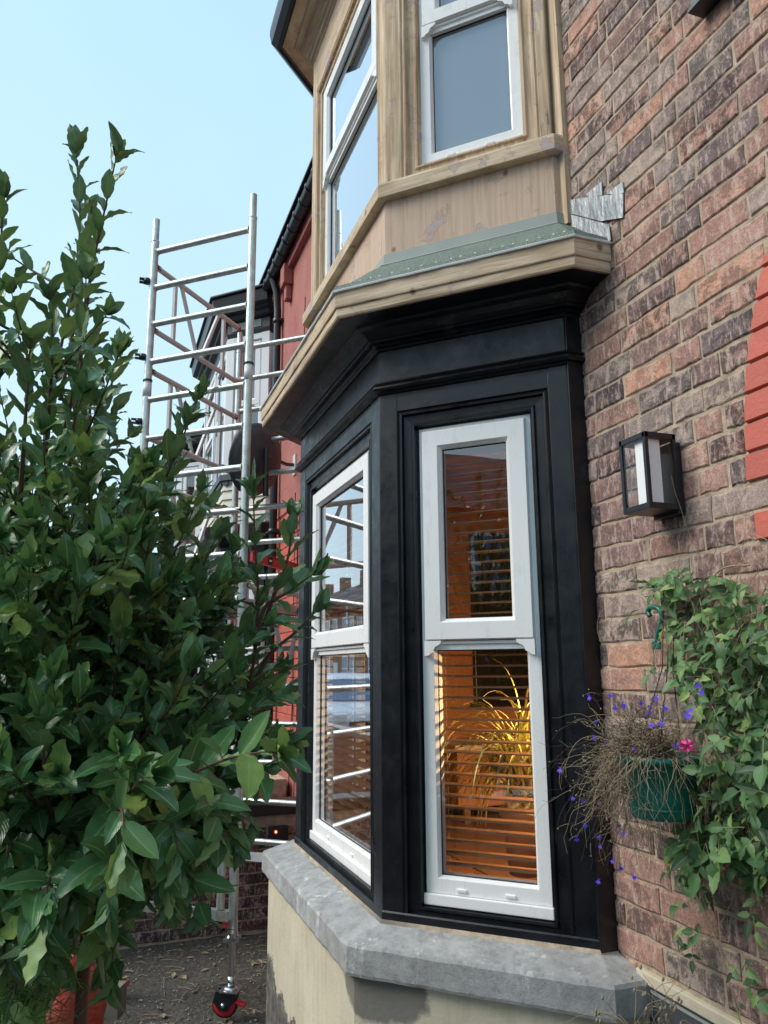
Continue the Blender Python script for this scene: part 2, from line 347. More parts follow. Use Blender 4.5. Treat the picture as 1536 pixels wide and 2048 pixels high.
# ------------------------------------------------------------------ object helpers
COL = sc.collection
def thing(name, label, cat, loc=(0, 0, 0), group=None):
    o = bpy.data.objects.new(name, None); COL.objects.link(o); o.location = loc; o.empty_display_size = .1
    o['label'] = label; o['category'] = cat
    if group: o['group'] = group
    return o
def rootof(o):
    while o.parent: o = o.parent
    return o
class Mesh:
    def __init__(s): s.v = []; s.f = []; s.sm = []
    def add(s, vs, fs, smooth=False):
        k = len(s.v); s.v += [tuple(v) for v in vs]; s.f += [tuple(i + k for i in f) for f in fs]; s.sm += [smooth] * len(fs); return s
    def box(s, x0, x1, y0, y1, z0, z1):
        return s.hexa([(x0, y0, z0), (x1, y0, z0), (x1, y1, z0), (x0, y1, z0), (x0, y0, z1), (x1, y0, z1), (x1, y1, z1), (x0, y1, z1)])
    def hexa(s, p): return s.add(p, [(3, 2, 1, 0), (4, 5, 6, 7), (0, 1, 5, 4), (1, 2, 6, 5), (2, 3, 7, 6), (3, 0, 4, 7)])
    def obox(s, c, ax, ay, az, hx, hy, hz):
        c, ax, ay, az = map(Vector, (c, ax, ay, az))
        return s.hexa([c + ax * i * hx + ay * j * hy + az * k * hz for k in (-1, 1) for i, j in ((-1, -1), (1, -1), (1, 1), (-1, 1))])
    def tube(s, pts, r, n=8, cap=True):
        pts = [Vector(p) for p in pts]; rs = r if isinstance(r, (list, tuple)) else [r] * len(pts)
        rings = []; prev = None
        for i, p in enumerate(pts):
            d = (pts[min(i + 1, len(pts) - 1)] - pts[max(i - 1, 0)]);
            if d.length < 1e-9: d = Vector((0, 0, 1))
            d.normalize()
            if prev is None: a = d.orthogonal().normalized()
            else:
                a = prev - d * prev.dot(d)
                a = a.normalized() if a.length > 1e-6 else d.orthogonal().normalized()
            prev = a; b = d.cross(a)
            rings.append([p + (a * math.cos(2 * math.pi * k / n) + b * math.sin(2 * math.pi * k / n)) * rs[i] for k in range(n)])
        vs = [v for q in rings for v in q]
        fs = [(i * n + k, i * n + (k + 1) % n, (i + 1) * n + (k + 1) % n, (i + 1) * n + k) for i in range(len(pts) - 1) for k in range(n)]
        s.add(vs, fs, True)
        if cap: s.add(rings[0], [tuple(range(n - 1, -1, -1))]); s.add(rings[-1], [tuple(range(n))])
        return s
    def lathe(s, c, prof, n=20, ax=(0, 0, 1), a0=0, a1=2 * math.pi):
        c = Vector(c); ax = Vector(ax).normalized(); u = ax.orthogonal().normalized(); w_ = ax.cross(u)
        full = abs(a1 - a0 - 2 * math.pi) < 1e-6; m = n if full else n + 1
        vs = [c + ax * z + (u * math.cos(a0 + (a1 - a0) * k / n) + w_ * math.sin(a0 + (a1 - a0) * k / n)) * r for r, z in prof for k in range(m)]
        fs = []
        for i in range(len(prof) - 1):
            for k in range(n):
                k2 = (k + 1) % m; fs.append((i * m + k, i * m + k2, (i + 1) * m + k2, (i + 1) * m + k))
        return s.add(vs, fs, True)
    def prism(s, poly, ext):
        """closed polygon (list of 3d points) pushed along ext"""
        n = len(poly); e = Vector(ext); poly = [Vector(p) for p in poly]
        return s.add(poly + [p + e for p in poly], [tuple(range(n - 1, -1, -1)), tuple(range(n, 2 * n))] + [(i, (i + 1) % n, (i + 1) % n + n, i + n) for i in range(n)])
    def data(s, name, mt, org=(0, 0, 0), bevel=None):
        me = bpy.data.meshes.new(name); ox, oy, oz = org
        me.from_pydata([(x - ox, y - oy, z - oz) for x, y, z in s.v], [], s.f)
        me.polygons.foreach_set('use_smooth', s.sm); me.materials.append(mt); me.update(); return me
def part(name, mb, mt, parent, label=None, kind=None, bevel=0, solve=True):
    mt = MB[mt] if isinstance(mt, str) else mt
    org = rootof(parent).location if parent else (0, 0, 0)
    me = mb.data(name, mt, org)
    if solve:
        import bmesh
        bm = bmesh.new(); bm.from_mesh(me); bmesh.ops.recalc_face_normals(bm, faces=bm.faces); bm.to_mesh(me); bm.free()
    o = bpy.data.objects.new(name, me); COL.objects.link(o)
    if parent: o.parent = parent
    if label: o['label'] = label
    if kind: o['kind'] = kind
    if bevel:
        b = o.modifiers.new('bevel', 'BEVEL'); b.width = bevel; b.segments = 2; b.limit_method = 'ANGLE'; b.harden_normals = False
    return o
def struct(name, mb, mt): return part(name, mb, mt, None, kind='structure')
def tag(o, label, cat, group=None):
    o['label'] = label; o['category'] = cat
    if group: o['group'] = group
    return o

# ------------------------------------------------------------------ ground and street (setting)
GZ = -1.80
def gheight(x, y):
    from mathutils import noise
    return .022 * noise.noise(Vector((x * 2.3, y * 2.3, 0))) + .012 * noise.noise(Vector((x * 9, y * 9, 3)))
gm = Mesh(); nx, ny = 160, 110
vs = []; fs = []
for j in range(ny + 1):
    for i in range(nx + 1):
        x = -8.5 + 9.5 * i / nx; y = -4.0 + 4.2 * j / ny; vs.append((x, y, GZ + gheight(x, y)))
for j in range(ny):
    for i in range(nx): a = j * (nx + 1) + i; fs.append((a, a + 1, a + nx + 2, a + nx + 1))
gm.add(vs, fs, True); struct('garden_ground', gm, 'soil')
g2 = Mesh(); g2.box(-250, 250, -250, 250, -2.6, -2.02); struct('ground', g2, 'asphalt')
pv = Mesh(); pv.box(-60, 40, -4.62, -3.15, -2.0, -1.88); struct('pavement', pv, 'paving')
pv = Mesh(); pv.box(-60, 40, -12.6, -11.0, -2.0, -1.80); struct('far_pavement', pv, 'paving')
rd = Mesh(); rd.box(-60, 40, -10.99, -4.63, -2.015, -1.98); struct('road', rd, 'asphalt')

# ------------------------------------------------------------------ bay geometry
class Facet:
    def __init__(s, o, T, N, L): s.o = Vector((*o, 0)); s.T = Vector((*T, 0)); s.N = Vector((*N, 0)); s.L = L
    def P(s, t, off, z): p = s.o + s.T * t + s.N * off; return Vector((p.x, p.y, z))
    def bar(s, mb, t0, t1, o0, o1, z0, z1):
        return mb.hexa([s.P(t0, o0, z0), s.P(t1, o0, z0), s.P(t1, o1, z0), s.P(t0, o1, z0), s.P(t0, o0, z1), s.P(t1, o0, z1), s.P(t1, o1, z1), s.P(t0, o1, z1)])
    def frame(s, mb, t0, t1, z0, z1, prof):
        """mitred picture frame; prof = closed loop of (inset, offset)"""
        n = len(prof); vs = []
        for ct, cz, st, sz in ((t0, z0, 1, 1), (t1, z0, -1, 1), (t1, z1, -1, -1), (t0, z1, 1, -1)):
            vs += [s.P(ct + st * d, o, cz + sz * d) for d, o in prof]
        fs = [(k * n + i, k * n + (i + 1) % n, ((k + 1) % 4) * n + (i + 1) % n, ((k + 1) % 4) * n + i) for k in range(4) for i in range(n)]
        return mb.add(vs, fs)
class Bay:
    def __init__(s, xr, yc3, yf, xl):
        """right return x, depth of return, front depth, left return x (all at offset 0)"""
        s.xr, s.y3, s.yf, s.xl = xr, yc3, yf, xl
        d = yf - yc3                                            # 45 degree splays
        c3 = (xr, -yc3); c2 = (xr - d, -yf); c1 = (xl + d, -yf); c0 = (xl, -yc3)
        s.R = Facet(c3, (-S, -S), (S, -S), d / S); s.F = Facet(c2, (-1, 0), (0, -1), c2[0] - c1[0])
        s.Lf = Facet(c1, (-S, S), (-S, -S), d / S)
    def pts(s, o, yw=0.):
        k = math.tan(math.radians(22.5)); d = s.yf - s.y3
        return [(s.xr + o, yw), (s.xr + o, -s.y3 - k * o), (s.xr - d + k * o, -s.yf - o), (s.xl + d - k * o, -s.yf - o), (s.xl - o, -s.y3 - k * o), (s.xl - o, yw)]
    def sweep(s, mb, prof, yw=0.):
        rows = [[(x, y, z) for x, y in s.pts(o, yw)] for o, z in prof]; n = len(prof)
        vs = [rows[i][j] for j in range(6) for i in range(n)]
        fs = [(j * n + i, j * n + (i + 1) % n, (j + 1) * n + (i + 1) % n, (j + 1) * n + i) for j in range(5) for i in range(n)]
        fs += [tuple(range(n - 1, -1, -1)), tuple(5 * n + i for i in range(n))]
        return mb.add(vs, fs)
B = Bay(-2.12, .057, .558, -4.36)
BLUE_ARCH = [(0, 0), (.005, -.006), (.012, -.001), (.018, -.002), (.022, -.017), (.050, -.019), (.056, -.011), (.064, -.012), (.068, -.034), (.074, -.034), (.074, -.06), (0, -.06)]
def surround(bay, fac, o, t0, t1, z0, z1, zb, zt, mt, parent, name='casing'):
    """boards of one facet round an opening plus a moulded architrave inside them"""
    L = fac.L - .414 * (-o) * (1 if fac is not None else 1)
    e = .414 * o                                           # facets shrink when set back
    ta, tb = -e, fac.L + e
    mb = Mesh()
    fac.bar(mb, ta, t0, o - .09, o, zb, zt); part('post', mb, mt[0], parent, bevel=.003)
    mb = Mesh(); fac.bar(mb, t1, tb, o - .09, o, zb, zt); part('post', mb, mt[0], parent, bevel=.003)
    mb = Mesh(); fac.bar(mb, t0, t1, o - .09, o - .0015, z1, zt); part('head_board', mb, mt[1], parent)
    mb = Mesh(); fac.bar(mb, t0, t1, o - .09, o - .012, zb, z0); part('bottom_board', mb, mt[1], parent)
    mb = Mesh(); fac.frame(mb, t0, t1, z0, z1, [(d, o + q) for d, q in BLUE_ARCH]); part('architrave', mb, mt[0], parent)
def horn(fac, mb, t, st, o0, o1, zt):
    """ogee run-through horn below a meeting rail; st=+1 grows to larger t"""
    pr = [(0, 0), (.062, 0), (.060, -.010), (.050, -.016), (.040, -.020), (.034, -.030), (.031, -.038), (.020, -.042), (.012, -.050), (0, -.052)]
    a = [fac.P(t + st * p, o1, zt + q) for p, q in pr]; mb.prism(a, fac.N * (o0 - o1)); return mb
def window(fac, o, t0, t1, z0, z1, zr, parent, simple=False, fr='upvc'):
    """mock sash window. o = offset of the frame face; zr = underside of the upper sash"""
    W = part('window', (lambda m_: fac.frame(m_, t0, t1, z0 + .036, z1, [(0, o), (.046, o), (.054, o - .014), (.054, o - .06), (0, o - .06)]))(Mesh()), fr, parent, bevel=.0015)
    mb = Mesh(); fac.bar(mb, t0 - .001, t1 + .001, o - .06, o + .012, z0, z0 + .035)
    part('window_sill', mb, fr, W, bevel=.003)
    us = Mesh(); fac.frame(us, t0 + .020, t1 - .020, zr, z1 - .018, [(0, o + .002), (.004, o + .020), (.062, o + .020), (.068, o + .012), (.075, o + .004), (.075, o - .03), (0, o - .03)])
    part('upper_sash', us, fr, W, bevel=.0012)
    tr = Mesh(); fac.bar(tr, t0 + .055, t1 - .055, o - .05, o - .002, zr - .032, zr - .003); fac.bar(tr, t0 + .054, t1 - .054, o - .05, o + .006, zr - .012, zr - .0025)
    part('transom', tr, fr, W, bevel=.001)
    hm = Mesh(); horn(fac, hm, t0 + .020, 1, o - .001, o + .020, zr - .0005); part('horn', hm, fr, W)
    hm = Mesh(); horn(fac, hm, t1 - .020, -1, o - .001, o + .020, zr - .0005); part('horn', hm, fr, W)
    for a, b, c, d, q in ((t0 + .094, t1 - .094, zr + .074, z1 - .092, o - .006), (t0 + .052, t1 - .052, z0 + .088, zr - .031, o - .022)):
        gk = Mesh(); fac.frame(gk, a, b, c, d, [(0, q + .003), (.004, q + .003), (.004, q - .004), (0, q - .004)]); part('gasket', gk, 'gasket', W)
        p = Mesh(); p.add([fac.P(a, q, c), fac.P(b, q, c), fac.P(b, q, d), fac.P(a, q, d)], [(0, 1, 2, 3)]); part('pane', p, 'glass', W)
        if not simple:
            q2 = q - .018; gk = Mesh(); fac.frame(gk, a, b, c, d, [(-.01, q2 + .014), (.003, q2 + .014), (.003, q2 - .004), (-.01, q2 - .004)]); part('spacer_bar', gk, 'dullalu', W)
    if not simple:
        wd = t1 - t0
        for f in (.32, .70):
            mb = Mesh(); c = fac.P(t0 + wd * f, o + .002, z0 + .052); mb.obox(c, fac.T, fac.N, (0, 0, 1), .017, .004, .005); part('drain_cap', mb, fr, W, bevel=.002)
    return W

# ------------------------------------------------------------------ our house
house = thing('terraced_house', 'weathered brick terraced house with black painted lower bay and bare sanded timber upper bay', 'house', (-3.2, 0, GZ))
H = house
# masonry core (mortar face) right of the bay, left of the bay, and inside party walls
mb = Mesh(); mb.box(-2.125, 1.6, .0048, .25, GZ - .2, 3.78); part('mortar_bed', mb, 'mortar', H)
mb = Mesh(); mb.box(-4.9, -4.355, .0048, .25, GZ - .2, 3.78); part('mortar_bed', mb, 'mortar', H)
# ---- bricks
CO, J0 = .0750, .443
def brick_mesh(L, hh, seed, dep=.05, jag=.0022, chip=.0042):
    """a hand made brick: rounded, slightly wavy arris round a face; local x along, z up, face towards -y at y=0"""
    r = random.Random(seed); n = 5
    per = []
    hx, hz = L / 2, hh / 2
    for i in range(n): per.append((-hx + 2 * hx * i / n, -hz))
    for i in range(2): per.append((hx, -hz + 2 * hz * i / 2))
    for i in range(n): per.append((hx - 2 * hx * i / n, hz))
    for i in range(2): per.append((-hx, hz - 2 * hz * i / 2))
    per = [(x + r.uniform(-jag, jag), z + r.uniform(-jag, jag) * 1.25) for x, z in per]; m = len(per)
    inn = [(x * (1 - chip * 1.3 / hx), z * (1 - chip / hz)) for x, z in per]
    vs = [(x, dep, z) for x, z in per] + [(x, .0030, z) for x, z in per] + [(x, r.uniform(-.0012, .0012), z) for x, z in inn] + [(0, r.uniform(-.0015, .001), 0)]
    fs = [(i, (i + 1) % m, m + (i + 1) % m, m + i) for i in range(m)] + [(m + i, m + (i + 1) % m, 2 * m + (i + 1) % m, 2 * m + i) for i in range(m)]
    fs += [(2 * m + i, 2 * m + (i + 1) % m, 3 * m) for i in range(m)]
    return vs, fs
class BrickSet:
    """places bricks as shared-mesh parts; those past the limit are joined in one stuff part"""
    def __init__(s, mt, parent, name='brick', rot=0.): s.mt = MB[mt]; s.parent = parent; s.items = []; s.name = name; s.cache = {}; s.rot = rot
    def put(s, x, y, z, L, hh): s.items.append((Vector((x, y, z)), round(L / .01) * .01, hh, rng.randrange(4), rng.uniform(-.010, .010)))
    def finish(s, limit=300, key=None):
        def vis(p):
            d = p - CAM; zz = d.dot(CF)
            if zz < .1: return 1e3 + d.length
            u, v = 768 + FPX * d.dot(CR) / zz, 1024 - FPX * d.dot(CU) / zz
            return (0 if -60 < u < 1600 and -60 < v < 2110 else 1e3) + d.length
        s.items.sort(key=lambda i: (key or vis)(i[0])); root = rootof(s.parent).location
        rz = Matrix.Rotation(s.rot, 3, 'Z'); rest = Mesh(); rr = []
        for k, (p, L, hh, sd, tw) in enumerate(s.items):
            kk = (L, round(hh, 4), sd)
            if k < limit:
                if kk not in s.cache:
                    vs, fs = brick_mesh(L, hh, hash(kk) & 0xffff); me = bpy.data.meshes.new(s.name); me.from_pydata(vs, [], fs); me.materials.append(s.mt)
                    s.cache[kk] = me
                o = bpy.data.objects.new(s.name, s.cache[kk]); COL.objects.link(o); o.parent = s.parent; o.location = p - root
                o.rotation_euler = (0, tw, s.rot)
            else:
                vs, fs = brick_mesh(L, hh, hash(kk) & 0xffff); rest.add([rz @ Vector(v) + p for v in vs], fs, False); rr += [rng.random()] * len(vs)
        if rest.v:
            o = part(s.name, rest, s.mt, s.parent, kind='stuff', solve=False); a = o.data.attributes.new('rnd', 'FLOAT', 'POINT'); a.data.foreach_set('value', rr)
        return len(s.items)
RE = [(1.005, -1.327), (.929, -1.356), (.853, -1.382), (.777, -1.407), (.696, -1.427), (.614, -1.440), (.443, -1.455)]
def red_edge(z):
    """left edge of the red door surround, springing into an arch"""
    if z > RE[0][0]: return RE[0][1] + (z - RE[0][0]) * 1.1 if z < 1.3 else 9
    for (za, xa), (zb, xb) in zip(RE, RE[1:]):
        if za >= z >= zb: return xb + (xa - xb) * (z - zb) / (za - zb)
    if .293 <= z < .368: return -1.441
    return 9
def red_block(z0, z1, rgt=.34):
    f = z0 + .0045, z1 - .003; a, b = red_edge(f[0]) if red_edge(f[0]) < 5 else -1.43, red_edge(f[1]) if red_edge(f[1]) < 5 else -1.43
    rr = random.Random(int(z0 * 1000)); n = 5; P = []
    for k in range(n + 1): P.append((a + (b - a) * k / n + rr.uniform(-.002, .002), f[0] + (f[1] - f[0]) * k / n))
    top = [(b + rgt * k / 4, f[1] + rr.uniform(-.0012, .0012)) for k in range(1, 5)]; bot = [(a + rgt * k / 4, f[0] + rr.uniform(-.0012, .0012)) for k in range(4, 0, -1)]
    per = P + top + bot; m = len(per); cx_ = sum(p[0] for p in per) / m; cz_ = sum(p[1] for p in per) / m
    inn = [(cx_ + (x - cx_) * .985, cz_ + (z - cz_) * .93) for x, z in per]
    mm = Mesh(); mm.add([(x, .03, z) for x, z in per] + [(x, -.002, z) for x, z in per] + [(x, -.0055, z) for x, z in inn], [(i, (i + 1) % m, m + (i + 1) % m, m + i) for i in range(m)] + [(m + i, m + (i + 1) % m, 2 * m + (i + 1) % m, 2 * m + i) for i in range(m)] + [tuple(range(2 * m, 3 * m))])
    part('painted_brick', mm, 'redbrick', H)
main = BrickSet('brick', H); redb = BrickSet('redbrick', H, 'painted_brick')
k0 = -28
for k in range(k0, 45):
    z0 = J0 + k * CO; z = z0 + CO / 2
    x = -2.128 + (0 if k % 2 else -.055) + rng.uniform(-.01, .01); j = k % 2
    edge = red_edge(z)
    end = 1.5
    while x < end:
        L = (.215 if (j % 3) else .103) + rng.uniform(-.006, .006); j += 1
        a, b = x, x + L; x = b + rng.uniform(.007, .011)
        red = False
        if b > edge - .03:
            if edge - .008 - a > .03: main.put((a + edge - .008) / 2, 0, z, edge - .008 - a, .0625)
            red_block(z0, z0 + CO); x = edge + .35; edge = 9; continue
        if a < -2.122: a = -2.122
        if z < -.845 and a < -2.03: b = min(b, -2.03)
        if b - a < .03: continue
        # basement window opening and vent
        if z < -.845 and a > -2.06 and a < -1.15: continue
        if z < GZ: continue
        y = rng.uniform(-.0015, .0015)
        
        main.put((a + b) / 2, y, z + rng.uniform(-.0014, .0014), b - a, rng.choice((.0625, .064, .0655, .067)))
for k in range(k0, 45):
    z = J0 + (k + .5) * CO; x = -4.88
    if z < GZ: continue
    for q in range(3): main.put(x + .11, 0, z, .215, .0645); x += .226 if q < 2 else 0
main.finish(298); redb.finish()
# ---- rendered plinth and stone sill
mb = Mesh(); B.sweep(mb, [(.115, GZ - .15), (.115, -.945), (-.1, -.945), (-.1, GZ - .15)]); part('rendered_plinth', mb, 'cream', H)
def rough_sweep(bay, prof, yw, seed, amp=.003, step=.03):
    """swept moulding cut into short lengths with worn, uneven arrises"""
    from mathutils import noise
    mbx = Mesh(); n = len(prof); rows = []
    P0 = [bay.pts(o, yw) for o, z in prof]
    for j in range(5):
        L = (Vector(P0[0][j]) - Vector(P0[0][j + 1])).length; m = max(1, int(L / step))
        for i in range(m + (1 if j == 4 else 0)):
            f = i / m; row = []
            for q, (o, z) in enumerate(prof):
                a, b = Vector(P0[q][j]), Vector(P0[q][j + 1]); p = a.lerp(b, f)
                nz = noise.noise(Vector((p.x * 14, p.y * 14, z * 14 + seed))) * amp
                row.append((p.x, p.y + nz * (p.y < -.01), z + nz * .8))
            rows.append(row)
    vs = [v for r in rows for v in r]; m = len(rows)
    fs = [(j * n + i, j * n + (i + 1) % n, (j + 1) * n + (i + 1) % n, (j + 1) * n + i) for j in range(m - 1) for i in range(n)]
    fs += [tuple(range(n)), tuple((m - 1) * n + i for i in range(n))]
    mbx.add(vs, fs); return mbx
part('stone_sill', rough_sweep(B, [(.118, -.957), (.143, -.955), (.146, -.945), (.146, -.872), (.140, -.862), (.05, -.842), (-.03, -.826), (-.06, -.826), (-.06, -.957)], .0, 3, .003), 'stone', H, bevel=0)
# cement patches and debris on the sill
mb = Mesh(); B.sweep(mb, [(.012, -.838), (.004, -.822), (-.02, -.815), (-.02, -.84)]); part('mortar_fillet', mb, 'mortar', H)
# ---- lower stage joinery
lowp = ('black', 'black')
SP = dict(t0=.078, t1=.632, z0=-.815, z1=.945)
for fac, a, b in ((B.R, .070, .637), (B.F, .095, B.F.L - .11), (B.Lf, .074, .642)):
    surround(B, fac, 0, a, b, -.775 - .062, .937, -.833, 1.012, lowp, H)
# corner cover beads on posts, post feet
mb = Mesh()
for (x, y) in B.pts(.0)[1:5]:
    pass
mb = Mesh(); B.sweep(mb, [(-.05, -.838), (.004, -.838), (.004, -.800), (.001, -.795), (-.05, -.795)]); part('bottom_rail', mb, 'black', H)
mb = Mesh(); mb.box(-2.124, -2.112, -.06, .012, -.86, 1.20); part('return_board', mb, 'black', H, bevel=.002)
mb = Mesh(); mb.box(-2.20, -2.106, -.085, .006, -.885, -.80); 
WR = window(B.R, -.036, .139, .569, -.768, .868, .088, H)
WF = window(B.F, -.036, .163, B.F.L - .178, -.772, .862, .088, H)
WL = window(B.Lf, -.036, .139, .569, -.768, .868, .088, H)
mb = Mesh(); B.sweep(mb, [(-.04, 1.008), (.006, 1.008), (.012, 1.014), (.024, 1.018), (.030, 1.026), (.026, 1.034), (.014, 1.037), (.016, 1.042), (.022, 1.047), (.018, 1.054), (.004, 1.058), (-.04, 1.058)]); part('necking_bead', mb, 'black', H)
mb = Mesh(); B.sweep(mb, [(-.08, 1.055), (0, 1.055), (0, 1.190), (-.08, 1.190)]); part('frieze_board', mb, 'black', H)
mb = Mesh(); B.sweep(mb, [(-.02, 1.183), (.008, 1.183), (.014, 1.190), (.010, 1.196), (.022, 1.203), (.040, 1.206), (.046, 1.214), (.052, 1.214), (.062, 1.225), (.082, 1.238), (.104, 1.244), (.108, 1.252), (.178, 1.258), (.178, 1.30), (-.02, 1.30)]); part('cornice', mb, 'black', H)
part('fascia_board', rough_sweep(B, [(.150, 1.262), (.190, 1.2595), (.194, 1.266), (.194, 1.2955), (.150, 1.2955)], .0, 5, .0016), 'woodh', H)
part('fascia_board', rough_sweep(B, [(.150, 1.2962), (.199, 1.2962), (.201, 1.300), (.201, 1.352), (.198, 1.357), (.150, 1.357)], .0, 9, .0016), 'woodh', H)
part('sealant_line', rough_sweep(B, [(.19, 1.356), (.209, 1.3555), (.211, 1.361), (.205, 1.366), (.19, 1.365)], .0, 2, .004, .02), 'silicone', H)
part('felt_roof', rough_sweep(B, [(.17, 1.362), (.208, 1.362), (.196, 1.385), (.150, 1.408), (.03, 1.515), (-.035, 1.565), (-.06, 1.565), (-.06, 1.362)], .0, 4, .005, .05), 'felt', H)
part('flashing_strip', rough_sweep(B, [(-.06, 1.556), (-.012, 1.545), (-.010, 1.552), (-.022, 1.562), (-.026, 1.604), (-.034, 1.606), (-.06, 1.606)], .0, 6, .002), 'strip', H)
# clout nails in the felt
for fac, L in ((B.R, B.R.L), (B.F, B.F.L)):
    t = -.05
    while t < L + .03:
        mb = Mesh(); o = .174 + rng.uniform(-.008, .008); z = 1.397 - (o - .174) * .5
        mb.lathe(fac.P(t, o, z), [(0, .004), (.003, .0035), (.0045, .001), (.0045, -.003)], 8, fac.N * .5 + Vector((0, 0, .86)))
        part('nail', mb, 'silicone', H); t += rng.uniform(.035, .065)
# ---- upper stage joinery (bare sanded timber), body set back 40 mm
U = -.04
mb = Mesh(); B.sweep(mb, [(-.10, 1.55), (-.034, 1.55), (-.034, 1.845), (-.10, 1.845)]); part('panel_board', mb, 'ply', H)
for p in (B.pts(-.034)[2], B.pts(-.034)[3]): pass
part('sill_board', rough_sweep(B, [(-.1, 1.840), (-.004, 1.838), (.001, 1.842), (.001, 1.895), (-.003, 1.905), (-.05, 1.922), (-.1, 1.922)], .0, 8, .0015), 'woodh', H, bevel=0)
for fac, a, b in ((B.R, .055, .62), (B.F, .085, B.F.L - .10), (B.Lf, .06, .62)):
    surround(B, fac, U, a, b, 1.91, 3.24, 1.905, 3.50, ('woodv', 'woodh'), H)
mb = Mesh(); mb.box(-2.168, -2.117, -.02, .012, 1.55, 3.5); part('return_board', mb, 'woodv', H)
window(B.R, U - .036, .123, .551, 1.945, 3.18, 2.618, H)
window(B.F, U - .036, .150, B.F.L - .165, 1.945, 3.18, 2.618, H)
window(B.Lf, U - .036, .123, .551, 1.945, 3.18, 2.618, H)
mb = Mesh(); B.sweep(mb, [(-.09, 3.49), (-.036, 3.49), (-.034, 3.50), (-.022, 3.506), (-.018, 3.53), (-.006, 3.536), (-.002, 3.556), (.02, 3.565), (.036, 3.590), (.065, 3.600), (.07, 3.612), (.132, 3.618), (.132, 3.66), (-.09, 3.66)]); part('eaves_moulding', mb, 'woodh', H)
mb = Mesh(); B.sweep(mb, [(.130, 3.625), (.150, 3.617), (.150, 3.60), (.165, 3.605), (.195, 3.64), (.205, 3.70), (.205, 3.735), (.194, 3.735), (.19, 3.70), (.15, 3.65), (.130, 3.65)]); part('gutter', mb, 'blackplastic', H)
mb = Mesh(); B.sweep(mb, [(.15, 3.70), (.17, 3.72), (-.3, 4.0), (-.3, 3.70)]); part('bay_roof', mb, 'slate', H)
# main roof and gutter
mb = Mesh(); mb.hexa([(-5.0, -.16, 3.80), (1.6, -.16, 3.80), (1.6, 4.5, 6.6), (-5.0, 4.5, 6.6), (-5.0, -.16, 3.86), (1.6, -.16, 3.86), (1.6, 4.5, 6.7), (-5.0, 4.5, 6.7)]); part('roof', mb, 'slate', H)
mb = Mesh(); mb.box(-2.0, 1.6, -.13, .01, 3.66, 3.80); part('eaves_board', mb, 'blackplastic', H)
# ---- lead flashing dressed to the wall
def sheet(poly, y0, th=.003, wav=.0):
    m_ = Mesh(); m_.prism([(x, y0 - rng.uniform(0, wav), z) for x, z in poly], (0, th, 0)); return m_
W2 = lambda u, v: (lambda p: (p.x, p.z))(aty(u, v, 0))
part('lead_flashing', sheet([W2(1138, 402), W2(1170, 396), W2(1210, 392), W2(1250, 388), W2(1249, 436), W2(1205, 443), W2(1145, 428)], -.007, .003, .001), 'lead', H)
part('lead_flashing', sheet([W2(1176, 388), W2(1206, 364), W2(1207, 391), W2(1180, 396)], -.006, .004), 'lead', H)
part('lead_flashing', sheet([W2(1216, 388), W2(1248, 364), W2(1250, 386), W2(1240, 391)], -.006, .004), 'lead', H)
part('lead_flashing', sheet([W2(1146, 430), W2(1222, 450), W2(1226, 480), W2(1215, 497), W2(1150, 462)], -.009, .003, .001), 'lead', H)
# ---- basement opening at lower right: cream reveal with grey panel
pz = -.842
mb = Mesh(); mb.box(-2.02, -1.05, -.012, .02, pz - .032, pz); part('basement_lintel', mb, 'cream', H, bevel=.004)
mb = Mesh(); mb.box(-2.02, -1.985, -.012, .02, GZ, pz - .0325); part('basement_jamb', mb, 'cream', H, bevel=.004)
mb = Mesh(); mb.box(-1.9845, -1.05, -.002, .004, GZ, pz - .0325); part('basement_panel', mb, 'greypanel', H)
mb = Mesh(); mb.box(-1.97, -1.05, -.0045, -.0022, pz - .050, pz - .042); part('basement_panel_edge', mb, 'strip', H)
# ---- interior of the front room (seen through the blinds)
IZ = -.95
mb = Mesh(); mb.box(-5.0, -1.2, .25, 3.9, IZ - .05, IZ); B.sweep(mb, [(-.12, IZ - .05), (-.12, IZ), (-.9, IZ), (-.9, IZ - .05)]) if False else None; part('room_floor', mb, 'floorint', H)
mb = Mesh(); mb.box(-5.0, -1.2, .25, 3.9, 1.40, 1.45); part('room_ceiling', mb, 'intwhite', H)
mb = Mesh(); mb.box(-5.05, -5.0, .25, 3.9, IZ, 1.4); mb.box(-5.0, -1.2, 3.9, 3.95, IZ, 1.4); part('room_wall', mb, 'orangewall', H)
mb = Mesh(); mb.box(-1.2, -1.15, .25, 3.9, IZ, 1.4); part('room_wall', mb, 'orangewall', H)
def polyplate(bay, o, z0, z1):
    m_ = Mesh(); p = bay.pts(o, .26); m_.prism([(x, y, z0) for x, y in p], (0, 0, z1 - z0)); return m_
part('bay_ceiling', polyplate(B, -.10, 1.25, 1.29), 'intwhite', H)
part('bay_floor', polyplate(B, -.10, -1.0, -.95), 'floorint', H)
mb = Mesh(); B.sweep(mb, [(-.095, -.76), (-.30, -.76), (-.30, -.78), (-.095, -.78)], .26); part('window_board', mb, 'orangewall', H)
mb = Mesh(); mb.box(-2.2, -1.2, .20, .26, IZ, 1.4); part('room_wall', mb, 'orangewall', H)
mb = Mesh(); mb.box(-5.0, -4.3, .251, .26, IZ, 1.4); part('room_wall', mb, 'orangewall', H)
part('bay_ceiling', polyplate(B, -.11, 3.42, 3.46), 'intwhite', H); part('bay_floor', polyplate(B, -.11, 1.70, 1.74), 'floorint', H)
mb = Mesh(); mb.box(-4.9, -1.5, 2.4, 2.45, 1.74, 3.42); mb.box(-4.9, -4.85, .25, 2.4, 1.74, 3.42); mb.box(-1.55, -1.5, .25, 2.4, 1.74, 3.42); part('room_wall', mb, 'intwhite', H)

